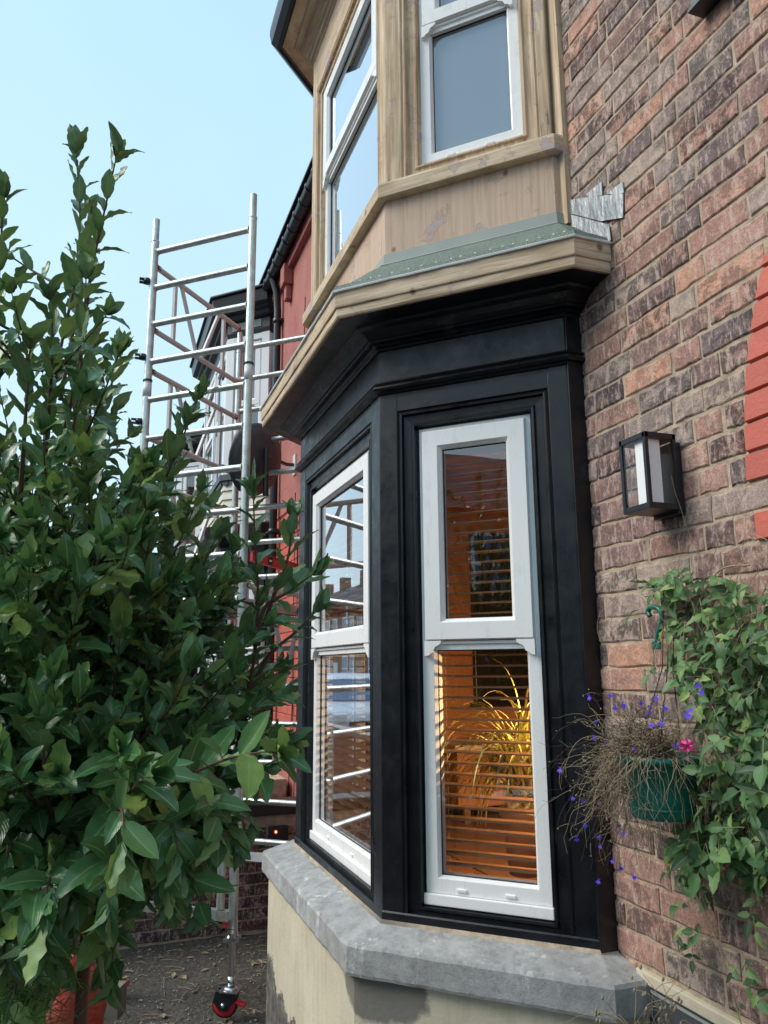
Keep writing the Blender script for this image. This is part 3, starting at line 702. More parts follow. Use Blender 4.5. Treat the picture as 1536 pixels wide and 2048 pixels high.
# ------------------------------------------------------------------ venetian blinds
def blind(fac, t0, t1, z0, z1, label, tilt=-.03):
    c = fac.P((t0 + t1) / 2, -.125, z0); root = thing('venetian_blind', label, 'blind', c, 'brown venetian blinds in the lower bay windows')
    ang = math.atan2(fac.T.y, fac.T.x); L = t1 - t0
    me = Mesh()
    n = 5; d = .025
    pr = [(-d + 2 * d * i / n, .0016 * (1 - (2 * i / n - 1) ** 2) * 1.0) for i in range(n + 1)]
    poly = [Vector((-L / 2, y, z)) for y, z in pr] + [Vector((-L / 2, y, z - .0045)) for y, z in reversed(pr)]
    me.prism(poly, (L, 0, 0)); dat = me.data('slat', MB['slatwood'])
    z = z0 + .03; k = 0
    while z < z1 - .04:
        o = bpy.data.objects.new('slat', dat); COL.objects.link(o); o.parent = root
        o.location = (0, 0, z - z0); o.rotation_euler = (tilt + rng.uniform(-.03, .03), 0, ang + rng.uniform(-.002, .002)); z += .0365
    mb = Mesh(); fac.bar(mb, t0, t1, -.145, -.105, z1 - .03, z1); part('headrail', mb, 'slatwood', root)
    mb = Mesh(); fac.bar(mb, t0, t1, -.138, -.112, z0 - .004, z0 + .010); part('bottom_rail', mb, 'slatwood', root)
    for f in (.1, .9):
        for q in (-.139, -.111):
            mb = Mesh(); a = t0 + (t1 - t0) * f; mb.tube([fac.P(a, q, z0), fac.P(a, q, z1 - .02)], .0008, 4); part('cord', mb, 'cord', root)
blind(B.R, .15, .56, -.72, .80, 'brown slatted blind in the narrow right hand window lit orange from inside')
blind(B.F, .18, B.F.L - .19, -.72, .80, 'brown slatted blind in the wide front window behind the van reflection')
blind(B.Lf, .15, .56, -.72, .80, 'brown slatted blind in the far side window of the bay')
for fac, a, b, lb in ((B.R, .14, .535, 'plain pale roller blind drawn in the upper right bay window'), (B.F, .17, B.F.L - .18, 'plain pale roller blind drawn in the upper front bay window'), (B.Lf, .14, .535, 'plain pale roller blind drawn in the upper far side bay window')):
    r_ = thing('roller_blind', lb, 'blind', fac.P((a + b) / 2, -.13, 1.95), 'pale roller blinds in the upper bay windows')
    mb = Mesh(); fac.bar(mb, a, b, -.112, -.110, 1.95, 3.16); part('blind_cloth', mb, 'netting', r_)
    mb = Mesh(); mb.tube([fac.P(a, -.14, 3.17), fac.P(b, -.14, 3.17)], .018, 10); part('roller_tube', mb, 'netting', r_)

# ------------------------------------------------------------------ room contents
pic = thing('television', 'dark flat screen on the orange wall seen through the blind', 'television', (-4.98, 1.15, .0))
mb = Mesh(); mb.box(-4.999, -4.95, .98, 2.2, -.25, .95); part('screen', mb, 'darkpic', pic, bevel=.005)
mb = Mesh(); mb.box(-4.999, -4.96, .95, 2.23, -.28, -.252); part('stand_bar', mb, 'blackplastic', pic)
sbd = thing('sideboard', 'orange lit wooden sideboard below the dark screen', 'sideboard', (-4.7, 1.3, IZ))
mb = Mesh(); mb.box(-4.99, -4.5, .6, 2.4, -.52, -.48); part('top', mb, 'intwhite', sbd, bevel=.004)
mb = Mesh(); mb.box(-4.97, -4.52, .62, 2.38, IZ + .1, -.521); part('cabinet', mb, 'orangewall', sbd, bevel=.004)
for y in (.7, 2.3):
    for x in (-4.92, -4.58): mb = Mesh(); mb.box(x - .02, x + .02, y - .02, y + .02, IZ, IZ + .1); part('leg', mb, 'floorint', sbd)
LX, LY, LZ = -2.45, .50, -.30
lp = thing('table_lamp', 'glowing table lamp inside the front room behind the blind', 'lamp', (LX, LY, LZ))
mb = Mesh(); mb.lathe((LX, LY, LZ + .24), [(.11, 0), (.075, .16)], 20); part('lamp_shade', mb, 'shade', lp)
mb = Mesh(); mb.lathe((LX, LY, LZ), [(.0, 0), (.07, 0), (.07, .02), (.02, .05), (.012, .2)], 16); part('base', mb, 'intwhite', lp)
tb = thing('side_table', 'small round table carrying the glowing lamp', 'table', (LX, LY, IZ))
mb = Mesh(); mb.lathe((LX, LY, LZ - .035), [(0, .03), (.22, .03), (.22, 0), (0, 0)], 24); part('tabletop', mb, 'floorint', tb)
mb = Mesh(); mb.lathe((LX, LY, IZ), [(.16, 0), (.16, .02), (.03, .05), (.03, LZ - IZ - .04)], 16); part('pedestal', mb, 'floorint', tb)
pl = bpy.data.lights.new('table_lamp_bulb', 'POINT'); pl.energy = 75; pl.color = (1, .60, .27); pl.shadow_soft_size = .04
po = bpy.data.objects.new('table_lamp_bulb', pl); COL.objects.link(po); po.location = (LX, LY, LZ + .23)
pn = thing('ceiling_pendant', 'hanging pendant lamp inside the lit bay room', 'lamp', (-3.1, .55, 1.4))
mb = Mesh(); mb.tube([(-3.1, .55, 1.4), (-3.1, .55, 1.24)], .004, 6); part('flex', mb, 'cord', pn)
mb = Mesh(); mb.lathe((-3.1, .55, 1.16), [(.16, 0), (.05, .1), (.03, .1)], 24); part('lamp_shade', mb, 'intwhite', pn)

# ------------------------------------------------------------------ leaf meshes
def leaf_arrays(L, W, seed, kind='laurel'):
    r = random.Random(seed); nl, nw = (11, 4) if kind == 'laurel' else (8, 4)
    vs = []; uv = []
    curl = r.uniform(-1.0, .45); cup = r.uniform(.1, .55); wav = r.uniform(.02, .085); ph = r.uniform(0, 6); tw = r.uniform(-.3, .3); side = r.uniform(-.12, .12)
    for i in range(nl + 1):
        s_ = i / nl
        if kind == 'laurel': wd = math.sin(math.pi * s_ ** .92) ** .75 * (1 if s_ < .97 else .6)
        elif kind == 'strap': wd = min(1, s_ * 6) * (1 - s_ ** 2.2)
        else: wd = (math.sin(math.pi * s_ ** .62)) ** .9
        if 0 < i < nl and kind != 'strap': wd *= 1 + r.uniform(-.07, .07) * (1 if kind == 'laurel' else 1.6)
        wd = max(wd, .02) * W / 2
        y = s_ * L; zc = curl * L * .5 * s_ * s_; yy = y * (1 - .12 * abs(curl) * s_)
        for j in range(nw + 1):
            q = (j / nw * 2 - 1); x = q * wd + side * L * s_ * s_
            zz = zc + cup * abs(q) ** 1.3 * wd + (wav * W * math.sin(s_ * 19 + ph + (2.3 if q > 0 else 0)) * abs(q) ** 2) + tw * q * wd * s_
            vs.append((x, yy, zz)); uv.append((j / nw, s_))
    fs = [(i * (nw + 1) + j, i * (nw + 1) + j + 1, (i + 1) * (nw + 1) + j + 1, (i + 1) * (nw + 1) + j) for i in range(nl) for j in range(nw)]
    if kind == 'laurel':            # petiole
        k = len(vs); vs += [(-.0011, -.010, 0), (.0011, -.010, 0), (.0011, .004, .001), (-.0011, .004, .001)]; uv += [(.5, 0)] * 4; fs.append((k, k + 1, k + 2, k + 3))
    return np.array(vs), fs, np.array(uv)
class Foliage:
    def __init__(s, mt, parent, variants, name='leaf'):
        s.mt = MB[mt]; s.parent = parent; s.var = variants; s.items = []; s.name = name; s.org = np.array(rootof(parent).location)
    def put(s, p, d, up, sc_, tint=None):
        d = Vector(d).normalized(); up = Vector(up); x = d.cross(up)
        if x.length < 1e-4: x = d.orthogonal()
        x.normalize(); n = x.cross(d)
        k = rng.randrange(len(s.var)); s.items.append((Vector(p), x, d, n, sc_, k))
    def mesh_of(s, V, F, UV, tint, nm):
        me = bpy.data.meshes.new(nm); me.from_pydata(V.tolist() if isinstance(V, np.ndarray) else V, [], F)
        me.materials.append(s.mt); me.polygons.foreach_set('use_smooth', [True] * len(F))
        l = me.uv_layers.new(name='UVMap'); idx = np.empty(len(me.loops), dtype=np.int32); me.loops.foreach_get('vertex_index', idx)
        l.data.foreach_set('uv', np.asarray(UV)[idx].ravel().astype(np.float32))
        a = me.attributes.new('tint', 'FLOAT', 'POINT'); a.data.foreach_set('value', np.asarray(tint, dtype=np.float32)); me.update(); return me
    def finish(s, limit=300, kind_name=None):
        def key(i):
            p = i[0]; d = p - CAM; zz = d.dot(CF)
            if zz < .1: return 1e3
            u, v = 768 + FPX * d.dot(CR) / zz, 1024 - FPX * d.dot(CU) / zz
            return (0 if -20 < u < 1560 and -20 < v < 2070 else 1e3) + d.length
        s.items.sort(key=key); base = {}
        for i, (p, x, d, n, sc_, k) in enumerate(s.items[:limit]):
            V, F, UV, tt = s.var[k]
            if k not in base: base[k] = s.mesh_of(V, F, UV, [tt] * len(V), s.name)
            o = bpy.data.objects.new(s.name, base[k]); COL.objects.link(o); o.parent = s.parent
            M = Matrix((x, d, n)).transposed().to_4x4(); q = p - Vector(s.org); o.matrix_local = Matrix.Translation(q) @ M @ Matrix.Scale(sc_, 4)
        VV = []; FF = []; UU = []; TT = []; k0 = 0
        for (p, x, d, n, sc_, k) in s.items[limit:]:
            V, F, UV, tt = s.var[k]; M = np.array([x, d, n]); VV.append((V * sc_) @ M + np.array(p) - s.org); FF += [tuple(a + k0 for a in f) for f in F]; k0 += len(V); UU.append(UV)
            TT += [min(1, max(0, tt + rng.uniform(-.12, .12)))] * len(V)
        if VV:
            me = s.mesh_of(np.concatenate(VV), FF, np.concatenate(UU), TT, s.name); o = bpy.data.objects.new('foliage', me); COL.objects.link(o); o.parent = s.parent; o['kind'] = 'stuff'
        return len(s.items)
def bez(a, b, c, n=10): return [a.lerp(b, i / n).lerp(b.lerp(c, i / n), i / n) for i in range(n + 1)]
def catm(pts, n=6):
    out = []; P = [pts[0]] + pts + [pts[-1]]
    for i in range(1, len(P) - 2):
        for k in range(n):
            t = k / n; out.append(.5 * ((2 * P[i]) + (P[i + 1] - P[i - 1]) * t + (2 * P[i - 1] - 5 * P[i] + 4 * P[i + 1] - P[i + 2]) * t * t + (3 * P[i] - P[i - 1] - 3 * P[i + 1] + P[i + 2]) * t ** 3))
    out.append(pts[-1]); return out

# ------------------------------------------------------------------ laurel bush
bush = thing('laurel_bush', 'large bay laurel bush with glossy dark green leaves filling the left foreground', 'bush', (-1.6, -1.75, GZ))
tints = [.05, .2, .3, .45, .5, .55, .6, .4, .25, .35, .7, .95, .15, .5, .8, .3]
lv = [(*leaf_arrays(1., .37 + .04 * (i % 4), 100 + i), tints[i]) for i in range(16)]
fol = Foliage('laurel', bush, lv)
twg = Mesh()
def shoot(path, r0, leaf_from=.3, gap=.020, size=(.052, .086), tipcl=5, side=None):
    L = sum((path[i + 1] - path[i]).length for i in range(len(path) - 1)); n = len(path)
    twg.tube(path, [r0 * (1 - .75 * i / (n - 1)) for i in range(n)], 5, False)
    s_ = leaf_from * L; ph = rng.uniform(0, 6.28); acc = 0; idx = 0; cum = [0]
    for i in range(n - 1): cum.append(cum[-1] + (path[i + 1] - path[i]).length)
    while s_ < L:
        while idx < n - 2 and cum[idx + 1] < s_: idx += 1
        f = (s_ - cum[idx]) / max(1e-6, cum[idx + 1] - cum[idx]); p = path[idx].lerp(path[idx + 1], f); ax = (path[idx + 1] - path[idx]).normalized()
        e = s_ / L; sp_ = math.radians(62 - 34 * e + rng.uniform(-12, 12)); ph += 2.4 + rng.uniform(-.4, .4)
        a = ax.orthogonal().normalized(); b = ax.cross(a); lat = a * math.cos(ph) + b * math.sin(ph)
        d = ax * math.cos(sp_) + lat * math.sin(sp_) + Vector((0, 0, rng.uniform(-.15, .15)))
        up = (ax * .7 + Vector((0, 0, .9)) + Vector((.15, -.1, 0)) - lat * .2)
        fol.put(p, d, up, rng.uniform(*size) * (1 if e < .85 else .85)); s_ += gap * rng.uniform(.7, 1.35)
    ax = (path[-1] - path[-2]).normalized(); a = ax.orthogonal().normalized(); b = ax.cross(a)
    for k in range(tipcl):
        ph = k * 2.4; lat = a * math.cos(ph) + b * math.sin(ph); sp_ = math.radians(rng.uniform(8, 38)); fol.put(path[-1], ax * math.cos(sp_) + lat * math.sin(sp_), -lat + ax * .3, rng.uniform(*size) * rng.uniform(.6, .95))
def jit(v, a): return v + Vector((rng.uniform(-a, a), rng.uniform(-a, a), rng.uniform(-a, a)))
# named leaders, traced as (u, v, depth)
LEAD = [
 [(152, 310, 1.62), (160, 430, 1.62), (150, 560, 1.6), (110, 760, 1.58), (90, 1000, 1.55), (110, 1400, 1.5)],
 [(232, 318, 1.55), (205, 440, 1.56), (180, 560, 1.58), (160, 720, 1.6), (120, 900, 1.6)],
 [(5, 400, 1.4), (0, 520, 1.42), (-20, 700, 1.45), (-40, 1000, 1.5)],
 [(180, 430, 1.75), (168, 520, 1.72), (150, 640, 1.7), (120, 800, 1.65)],
 [(172, 560, 1.5), (165, 690, 1.5), (150, 850, 1.5), (120, 1050, 1.5)],
 [(100, 600, 1.45), (105, 700, 1.46), (95, 850, 1.5), (80, 1000, 1.5)],
 [(395, 800, 1.55), (340, 940, 1.56), (290, 1060, 1.58), (240, 1250, 1.6)],
 [(370, 850, 1.4), (330, 960, 1.42), (260, 1120, 1.45), (210, 1300, 1.5)],
 [(185, 700, 1.7), (180, 820, 1.68), (170, 980, 1.65)],
 [(245, 700, 1.8), (215, 800, 1.8), (190, 950, 1.75)],
 [(60, 700, 1.3), (50, 850, 1.32), (40, 1000, 1.35)],
 [(507, 985, 1.45), (510, 1090, 1.46), (516, 1180, 1.47), (512, 1290, 1.48), (490, 1420, 1.5), (455, 1560, 1.52), (330, 1700, 1.55)],
 [(585, 1040, 1.48), (575, 1120, 1.48), (545, 1200, 1.48), (516, 1290, 1.48)],
 [(622, 1150, 1.42), (575, 1185, 1.44), (530, 1215, 1.46), (512, 1290, 1.48)],
 [(630, 1225, 1.5), (590, 1265, 1.5), (540, 1310, 1.5), (500, 1380, 1.5)],
 [(430, 1080, 1.5), (400, 1150, 1.5), (380, 1250, 1.52), (330, 1400, 1.55)],
 [(465, 1110, 1.6), (440, 1200, 1.6), (400, 1320, 1.6), (330, 1450, 1.6)],
 [(575, 1475, 1.38), (520, 1470, 1.4), (440, 1500, 1.42), (350, 1560, 1.45), (240, 1640, 1.5)],
 [(560, 1400, 1.42), (500, 1430, 1.44), (420, 1480, 1.46), (330, 1560, 1.5)],
 [(375, 1345, 1.22), (345, 1410, 1.24), (300, 1460, 1.28), (240, 1530, 1.34), (120, 1640, 1.4)],
 [(88, 1450, 1.15), (88, 1520, 1.17), (95, 1600, 1.2), (130, 1700, 1.3)],
 [(430, 1680, 1.3), (420, 1640, 1.32), (390, 1590, 1.35), (330, 1560, 1.4), (240, 1600, 1.45)],
 [(410, 1740, 1.35), (400, 1690, 1.36), (350, 1640, 1.38), (250, 1620, 1.42)],
 [(300, 1080, 1.35), (280, 1180, 1.36), (240, 1300, 1.4), (200, 1450, 1.45)],
 [(330, 1180, 1.5), (310, 1260, 1.5), (260, 1350, 1.5), (200, 1480, 1.5)],
]
for ld in LEAD:
    pts = [at(*p) for p in reversed(ld)]; pa = catm(pts, 5); shoot(pa, .0052, .42, .021)
# body of the bush: shoots ending throughout the crown
BODY = [(-180, 430), (25, 450), (55, 590), (100, 560), (200, 590), (235, 680), (270, 860), (330, 930), (400, 960), (430, 1040), (450, 1120), (540, 1170), (585, 1230), (560, 1330), (570, 1420), (560, 1530), (470, 1640), (420, 1740), (380, 1800), (320, 1760), (300, 1830), (215, 1900), (150, 1860), (60, 2000), (-180, 2150)]
def inside(u, v, poly):
    c = False; n = len(poly)
    for i in range(n):
        (x0, y0), (x1, y1) = poly[i], poly[i - 1]
        if (y0 > v) != (y1 > v) and u < (x1 - x0) * (v - y0) / (y1 - y0) + x0: c = not c
    return c
cnt = 0
ROOT = Vector((-1.75, -1.85, -1.35))
while cnt < 420:
    u, v = rng.uniform(-180, 620), rng.uniform(430, 2150)
    if not inside(u, v, BODY): continue
    if u > 470 and v < 1330 and rng.random() < .3: continue
    if v < 900 and rng.random() < .5: continue
    if u > 480 and v < 1300 and rng.random() < .5: continue
    if 110 < u < 300 and v > 1700 and rng.random() < .6: continue
    dep = rng.uniform(1.12, 2.0) if u < 300 else rng.uniform(1.3, 1.8)
    if v > 1500: dep = rng.uniform(.98, 1.75)
    tip = at(u, v, dep); cen = at(120 + rng.uniform(-80, 80), min(1750, v + rng.uniform(150, 420)), 1.6)
    base = tip.lerp(cen, .75); L = (tip - base).length
    if L > .30: base = tip + (base - tip) * (.30 / L)
    midp = tip.lerp(base, .5) + Vector((0, 0, -.03 if v < 1500 else .02)); pa = bez(base, jit(midp, .02), tip, 7)
    if v > 1560:                                                   # lower shoots hang
        tip2 = tip + Vector((0, 0, -.05)); pa = bez(base, tip + Vector((0, 0, .03)), tip2, 7)
    shoot(pa, .0032, .12, .021, (.042, .090) if v > 1000 else (.040, .075), 4); cnt += 1
part('branches', twg, 'bark', bush, kind='stuff', solve=False)
for k, pts in enumerate([[(20, 2150, 1.5), (60, 1900, 1.5), (130, 1650, 1.48), (240, 1530, 1.42), (330, 1430, 1.36)], [(180, 2200, 1.7), (170, 1900, 1.68), (250, 1700, 1.62), (440, 1560, 1.55), (490, 1440, 1.5)], [(60, 2200, 1.7), (50, 1800, 1.7), (90, 1400, 1.65), (110, 1100, 1.6), (120, 900, 1.6)]]):
    pp = [at(*p) for p in pts]; pp[0].z = GZ - .03; mb = Mesh(); mb.tube(catm(pp, 6), [.016 * (1 - .6 * i / (6 * (len(pp) - 1))) for i in range(6 * (len(pp) - 1) + 1)], 8, False); part('trunk', mb, 'bark', bush)
print('laurel leaves', fol.finish(300))

# ------------------------------------------------------------------ scaffold tower
zg = GZ
KS = 1.07; C_ = Vector((-4.473, -.742, 0)); ua = Vector((-.6605, -.7508, 0)); WD = .705 * KS; A_ = C_ + ua * WD; per = Vector((-.7508, .6605, 0)); LW = 1.08
B_ = A_ + per * LW; D_ = C_ + per * LW
tower = thing('scaffold_tower', 'narrow aluminium scaffold tower on castors standing beside the bay', 'scaffold', (C_.x, C_.y, GZ))
R0 = .0254
RUNG = [(2.56 - .2435 * k) * KS for k in range(17)]
def frame_end(P, Q, top, name, zlow=-1.25 * 1.07):
    j = (2.56 - .2435 * 3 - .165) * KS
    zs = [zlow, j - 2 * 1.0 + .03, j, top]
    for q in (P, Q):
        fr = part('upright', (lambda m_: m_.tube([(q.x, q.y, zlow), (q.x, q.y, top - .16)], R0, 14))(Mesh()), 'alu', tower)
        m_ = Mesh(); m_.tube([(q.x, q.y, top - .17), (q.x, q.y, top)], R0 - .003, 14); part('spigot', m_, 'alu', fr)
        m_ = Mesh(); m_.lathe((q.x, q.y, top - .168), [(R0 - .003, 0), (R0 + .002, 0), (R0 + .002, .008), (R0 - .003, .008)], 14); part('collar', m_, 'zinc', fr)
        for zz in (j, j - 1.95):
            m_ = Mesh(); m_.lathe((q.x, q.y, zz - .06), [(R0, 0), (R0 + .0022, 0), (R0 + .0022, .09), (R0, .09)], 14); part('sleeve', m_, 'dullalu', fr)
            m_ = Mesh(); m_.lathe((q.x, q.y, zz + .042), [(R0, 0), (R0 + .005, 0), (R0 + .005, .012), (R0, .012)], 14); part('locking_clip', m_, 'blackplastic', fr)
        for zz in (top - .20, top - 1.15):
            m_ = Mesh(); dv = (CAM - q); dv.z = 0; dv.normalize(); c = q + dv * R0; m_.lathe((c.x, c.y, zz), [(.0035, -.001), (.0035, .001), (0, .001)], 8, dv); part('pin_hole', m_, 'gasket', fr)
    for z in RUNG:
        if z > top - .1 or z < zlow + .03: continue
        m_ = Mesh(); a = P + Vector((0, 0, z)); b = Q + Vector((0, 0, z)); d = (b - a).normalized(); m_.tube([a + d * R0 * .8, b - d * R0 * .8], .0205, 12)
        rg = part('rung', m_, 'alu', tower)
        for e, dd in ((a, d), (b, -d)):
            m_ = Mesh(); m_.lathe(e + dd * R0 * .9, [(.026, -.004), (.0235, .004), (.0205, .007)], 12, dd); part('weld', m_, 'dullalu', rg)
frame_end(C_, A_, 2.785 * KS, 'near'); frame_end(D_, B_, 2.44 * KS, 'far')
# guardrail trusses between A and B (left side) and C and D
def truss(P, Q, z0, z1, n=3):
    a0, a1 = P + Vector((0, 0, z0)), Q + Vector((0, 0, z0)); b0, b1 = P + Vector((0, 0, z1)), Q + Vector((0, 0, z1))
    d = (a1 - a0).normalized()
    rt = part('brace_frame', (lambda m_: m_.tube([b0 + d * .035, b1 - d * .035], .019, 10))(Mesh()), 'dullalu', tower)
    m_ = Mesh(); m_.tube([a0 + d * .035, a1 - d * .035], .019, 10); part('bottom_rail', m_, 'dullalu', rt)
    for f in (.22, .78):
        m_ = Mesh(); c = a0.lerp(a1, f); e = b0.lerp(b1, f); m_.obox((c + e) / 2, d, d.cross(Vector((0, 0, 1))), (0, 0, 1), .014, .010, (z1 - z0) / 2 - .012); part('brace_post', m_, 'dullalu', rt)
    for f, g_ in ((.28, .48), (.72, .52)):
        c = a0.lerp(a1, g_); e = b0.lerp(b1, f); v_ = (e - c).normalized(); m_ = Mesh(); m_.obox((c + e) / 2, v_, v_.cross(d.cross(Vector((0, 0, 1)))), d.cross(Vector((0, 0, 1))), (e - c).length / 2, .012, .009); part('brace_diagonal', m_, 'dullalu', rt)
    for p, s_ in ((a0, 1), (a1, -1), (b0, 1), (b1, -1)):
        m_ = Mesh(); c = p + d * s_ * .035; m_.obox(c, d, d.cross(Vector((0, 0, 1))), (0, 0, 1), .022, .017, .013); m_.tube([c + Vector((0, 0, .012)), c + Vector((0, 0, .032))], .005, 6); part('hook', m_, 'redplastic' if s_ < 0 else 'blackplastic', rt)
ofs = Vector((0, 0, -.075))
for P, Q in ((A_, B_), (C_, D_)):
    for z0, z1 in (((2.05, 2.47), (1.36, 1.78), (.66, 1.08)) if P is A_ else ((.0, .44),)): truss(P, Q, z0 * KS, z1 * KS)
# platform with toe rail near z=.30
m_ = Mesh(); pc = (A_ + B_ + C_ + D_) / 4
def deckpt(f, g_, z): return C_ + ua * WD * f + per * LW * g_ + Vector((0, 0, z))
m_.hexa([deckpt(.06, 0, .36), deckpt(.94, 0, .36), deckpt(.94, 1, .36), deckpt(.06, 1, .36), deckpt(.06, 0, .385), deckpt(.94, 0, .385), deckpt(.94, 1, .385), deckpt(.06, 1, .385)]); part('platform', m_, 'deck', tower)
for f in (.05, .95):
    m_ = Mesh(); m_.hexa([deckpt(f - .03, .0, .345), deckpt(f + .03, .0, .345), deckpt(f + .03, 1, .345), deckpt(f - .03, 1, .345), deckpt(f - .03, 0, .40), deckpt(f + .03, 0, .40), deckpt(f + .03, 1, .40), deckpt(f - .03, 1, .40)]); part('platform_rail', m_, 'alu', tower)
# clamps on the street side of upright A
for z in (2.36 * KS, 1.86 * KS, 1.45 * KS):
    c = A_ + Vector((0, 0, z)) + Vector((-.15, -1, 0)).normalized() * .038; m_ = Mesh()
    m_.lathe(c, [(0, -.016), (.024, -.016), (.026, 0), (.024, .016), (0, .016)], 12, (0, 0, 1)); m_.obox(c + Vector((0, -.03, .012)), (0, 1, 0), (1, 0, 0), (0, 0, 1), .02, .014, .004); m_.obox(c + Vector((0, -.03, -.012)), (0, 1, 0), (1, 0, 0), (0, 0, 1), .02, .014, .004); part('clamp', m_, 'blackplastic', tower)
# low base frame: doubled posts and tube, folding ladder base seen through the leaves
for f, z in ((.15, None),):
    pass
def bar(a, b, r, name='base_tube', mt='alu'):
    m_ = Mesh(); m_.tube([a, b], r, 12); part(name, m_, mt, tower)
low = [(-.62), (-.90), (-1.16)]
off = per * .07
for z in (): bar(C_ + per * .02 + Vector((0, 0, z)), C_ + per * 1.1 + Vector((0, 0, z)), .019, 'base_rail')
bar(C_ + per * .06 - ua * -.02 + Vector((0, 0, -1.05)), C_ + per * .06 + Vector((0, 0, .0)), .018, 'base_stile')
bar(C_ + ua * .08 + Vector((0, 0, -1.27)), C_ + ua * .08 + Vector((0, 0, -.35)), .022, 'base_stile')
m_ = Mesh(); m_.obox(C_ + ua * WD / 2 + Vector((0, 0, -1.30)), ua, per, (0, 0, 1), WD / 2 - .02, .02, .026); part('base_channel', m_, 'alu', tower)
m_ = Mesh(); m_.obox(D_ + ua * WD / 2 + Vector((0, 0, -1.27)), ua, per, (0, 0, 1), WD / 2 - .02, .02, .026); part('base_channel', m_, 'dullalu', tower)
# adjustable legs with castors
def castor(q, yaw):
    x, y = q.x, q.y; ca, sa = math.cos(yaw), math.sin(yaw); X = Vector((ca, sa, 0)); Y = Vector((-sa, ca, 0))
    leg = part('adjustable_leg', (lambda m_: m_.lathe((x, y, -1.640), [(.0, 0), (.019, 0), (.019, .05)] + [(.0165 + .002 * (k % 2), .05 + .0045 * k) for k in range(56)] + [(.0165, .34)], 14))(Mesh()), 'zinc', tower)
    m_ = Mesh(); m_.lathe((x, y, -1.420), [(.019, 0), (.028, .004), (.028, .018), (.031, .02), (.031, .045), (.027, .06), (.027, .11)], 14)
    for k in range(4): a = k * 1.57 + .4; m_.obox((x + .038 * math.cos(a), y + .038 * math.sin(a), -1.408), (math.cos(a), math.sin(a), 0), (-math.sin(a), math.cos(a), 0), (0, 0, 1), .014, .008, .008)
    part('collar_nut', m_, 'zinc', leg)
    m_ = Mesh(); m_.obox((x, y, -1.655), X, Y, (0, 0, 1), .05, .042, .004); part('top_plate', m_, 'zinc', leg)
    m_ = Mesh(); m_.lathe((x, y, -1.651), [(.04, 0), (.04, .007), (.034, .014), (.02, .014)], 18); part('swivel_bearing', m_, 'zinc', leg)
    m_ = Mesh(); c = Vector((x, y, -1.720)) - X * .03
    m_.lathe(c, [(.0, -.016), (.056, -.016), (.062, -.010), (.062, .010), (.056, .016), (0, .016)], 24, Y); w_ = part('wheel', m_, 'redplastic', tower)
    m_ = Mesh(); m_.lathe(c, [(.062, -.013), (.068, -.010), (.070, 0), (.068, .010), (.062, .013)], 24, Y); part('tyre', m_, 'rubber', w_)
    for sgn in (-1, 1):
        m_ = Mesh(); o = Y * sgn * .024; pl = [c + o + X * .075 + Vector((0, 0, .062)), c + o + X * -.045 + Vector((0, 0, .062)), c + o + X * -.055 + Vector((0, 0, .01)), c + o + X * -.02 + Vector((0, 0, -.03)), c + o + X * .02 + Vector((0, 0, -.03)), c + o + X * .06 + Vector((0, 0, .02))]
        m_.prism(pl, Y * sgn * .004); part('fork', m_, 'blackplastic', w_)
    m_ = Mesh(); m_.lathe(c + Y * -.032, [(0, -.01), (.010, -.008), (.013, 0), (.013, .006)], 6, Y); part('axle_bolt', m_, 'zinc', w_)
    m_ = Mesh(); m_.obox(c + X * .085 + Vector((0, 0, .005)), (X - Vector((0, 0, .35))).normalized(), Y, (X * .35 + Vector((0, 0, 1))).normalized(), .03, .018, .009); part('brake_pedal', m_, 'redplastic', w_, bevel=.006)
    m_ = Mesh(); m_.obox(c + X * .055 + Vector((0, 0, .03)), (X * .2 + Vector((0, 0, 1))).normalized(), Y, X, .042, .014, .006); part('brake_arm', m_, 'redplastic', w_, bevel=.003)
castor(C_, math.radians(60)); castor(A_, math.radians(75)); castor(B_, math.radians(20)); castor(D_, math.radians(200))
# red spirit level lying on the platform edge
lv_ = thing('spirit_level', 'red box spirit level lying on the scaffold platform rail', 'spirit level', atx(560, 1125, -4.7))
a = at(503, 1112, 4.65); b = at(607, 1142, 5.05); dx = (b - a).normalized(); hh = Vector((0, 0, .030)); th = dx.cross(Vector((0, 0, 1))).normalized() * .012; cc = (a + b) / 2
m_ = Mesh(); m_.obox(cc, dx, th.normalized(), dx.cross(th.normalized()), (b - a).length / 2, .011, .030); part('body', m_, 'redplastic', lv_, bevel=.002)
for q in (-1, 1): m_ = Mesh(); m_.obox(cc + Vector((0, 0, q * .029)), dx, th.normalized(), dx.cross(th.normalized()), (b - a).length / 2, .014, .003); part('edge_flange', m_, 'redplastic', lv_)
for f in (.32, .93):
    p = a.lerp(b, f); dv = (CAM - p).normalized(); nn = th.normalized() * (1 if th.dot(dv) > 0 else -1)
    m_ = Mesh(); m_.lathe(p + nn * .011, [(.024, 0), (.024, .003), (.016, .003), (.014, .001), (0, .001)], 18, nn); vl = part('vial_ring', m_, 'blackplastic', lv_)
    m_ = Mesh(); m_.obox(p + nn * .0125, dx, nn, dx.cross(nn), .012, .002, .005); part('vial', m_, 'lens', vl)

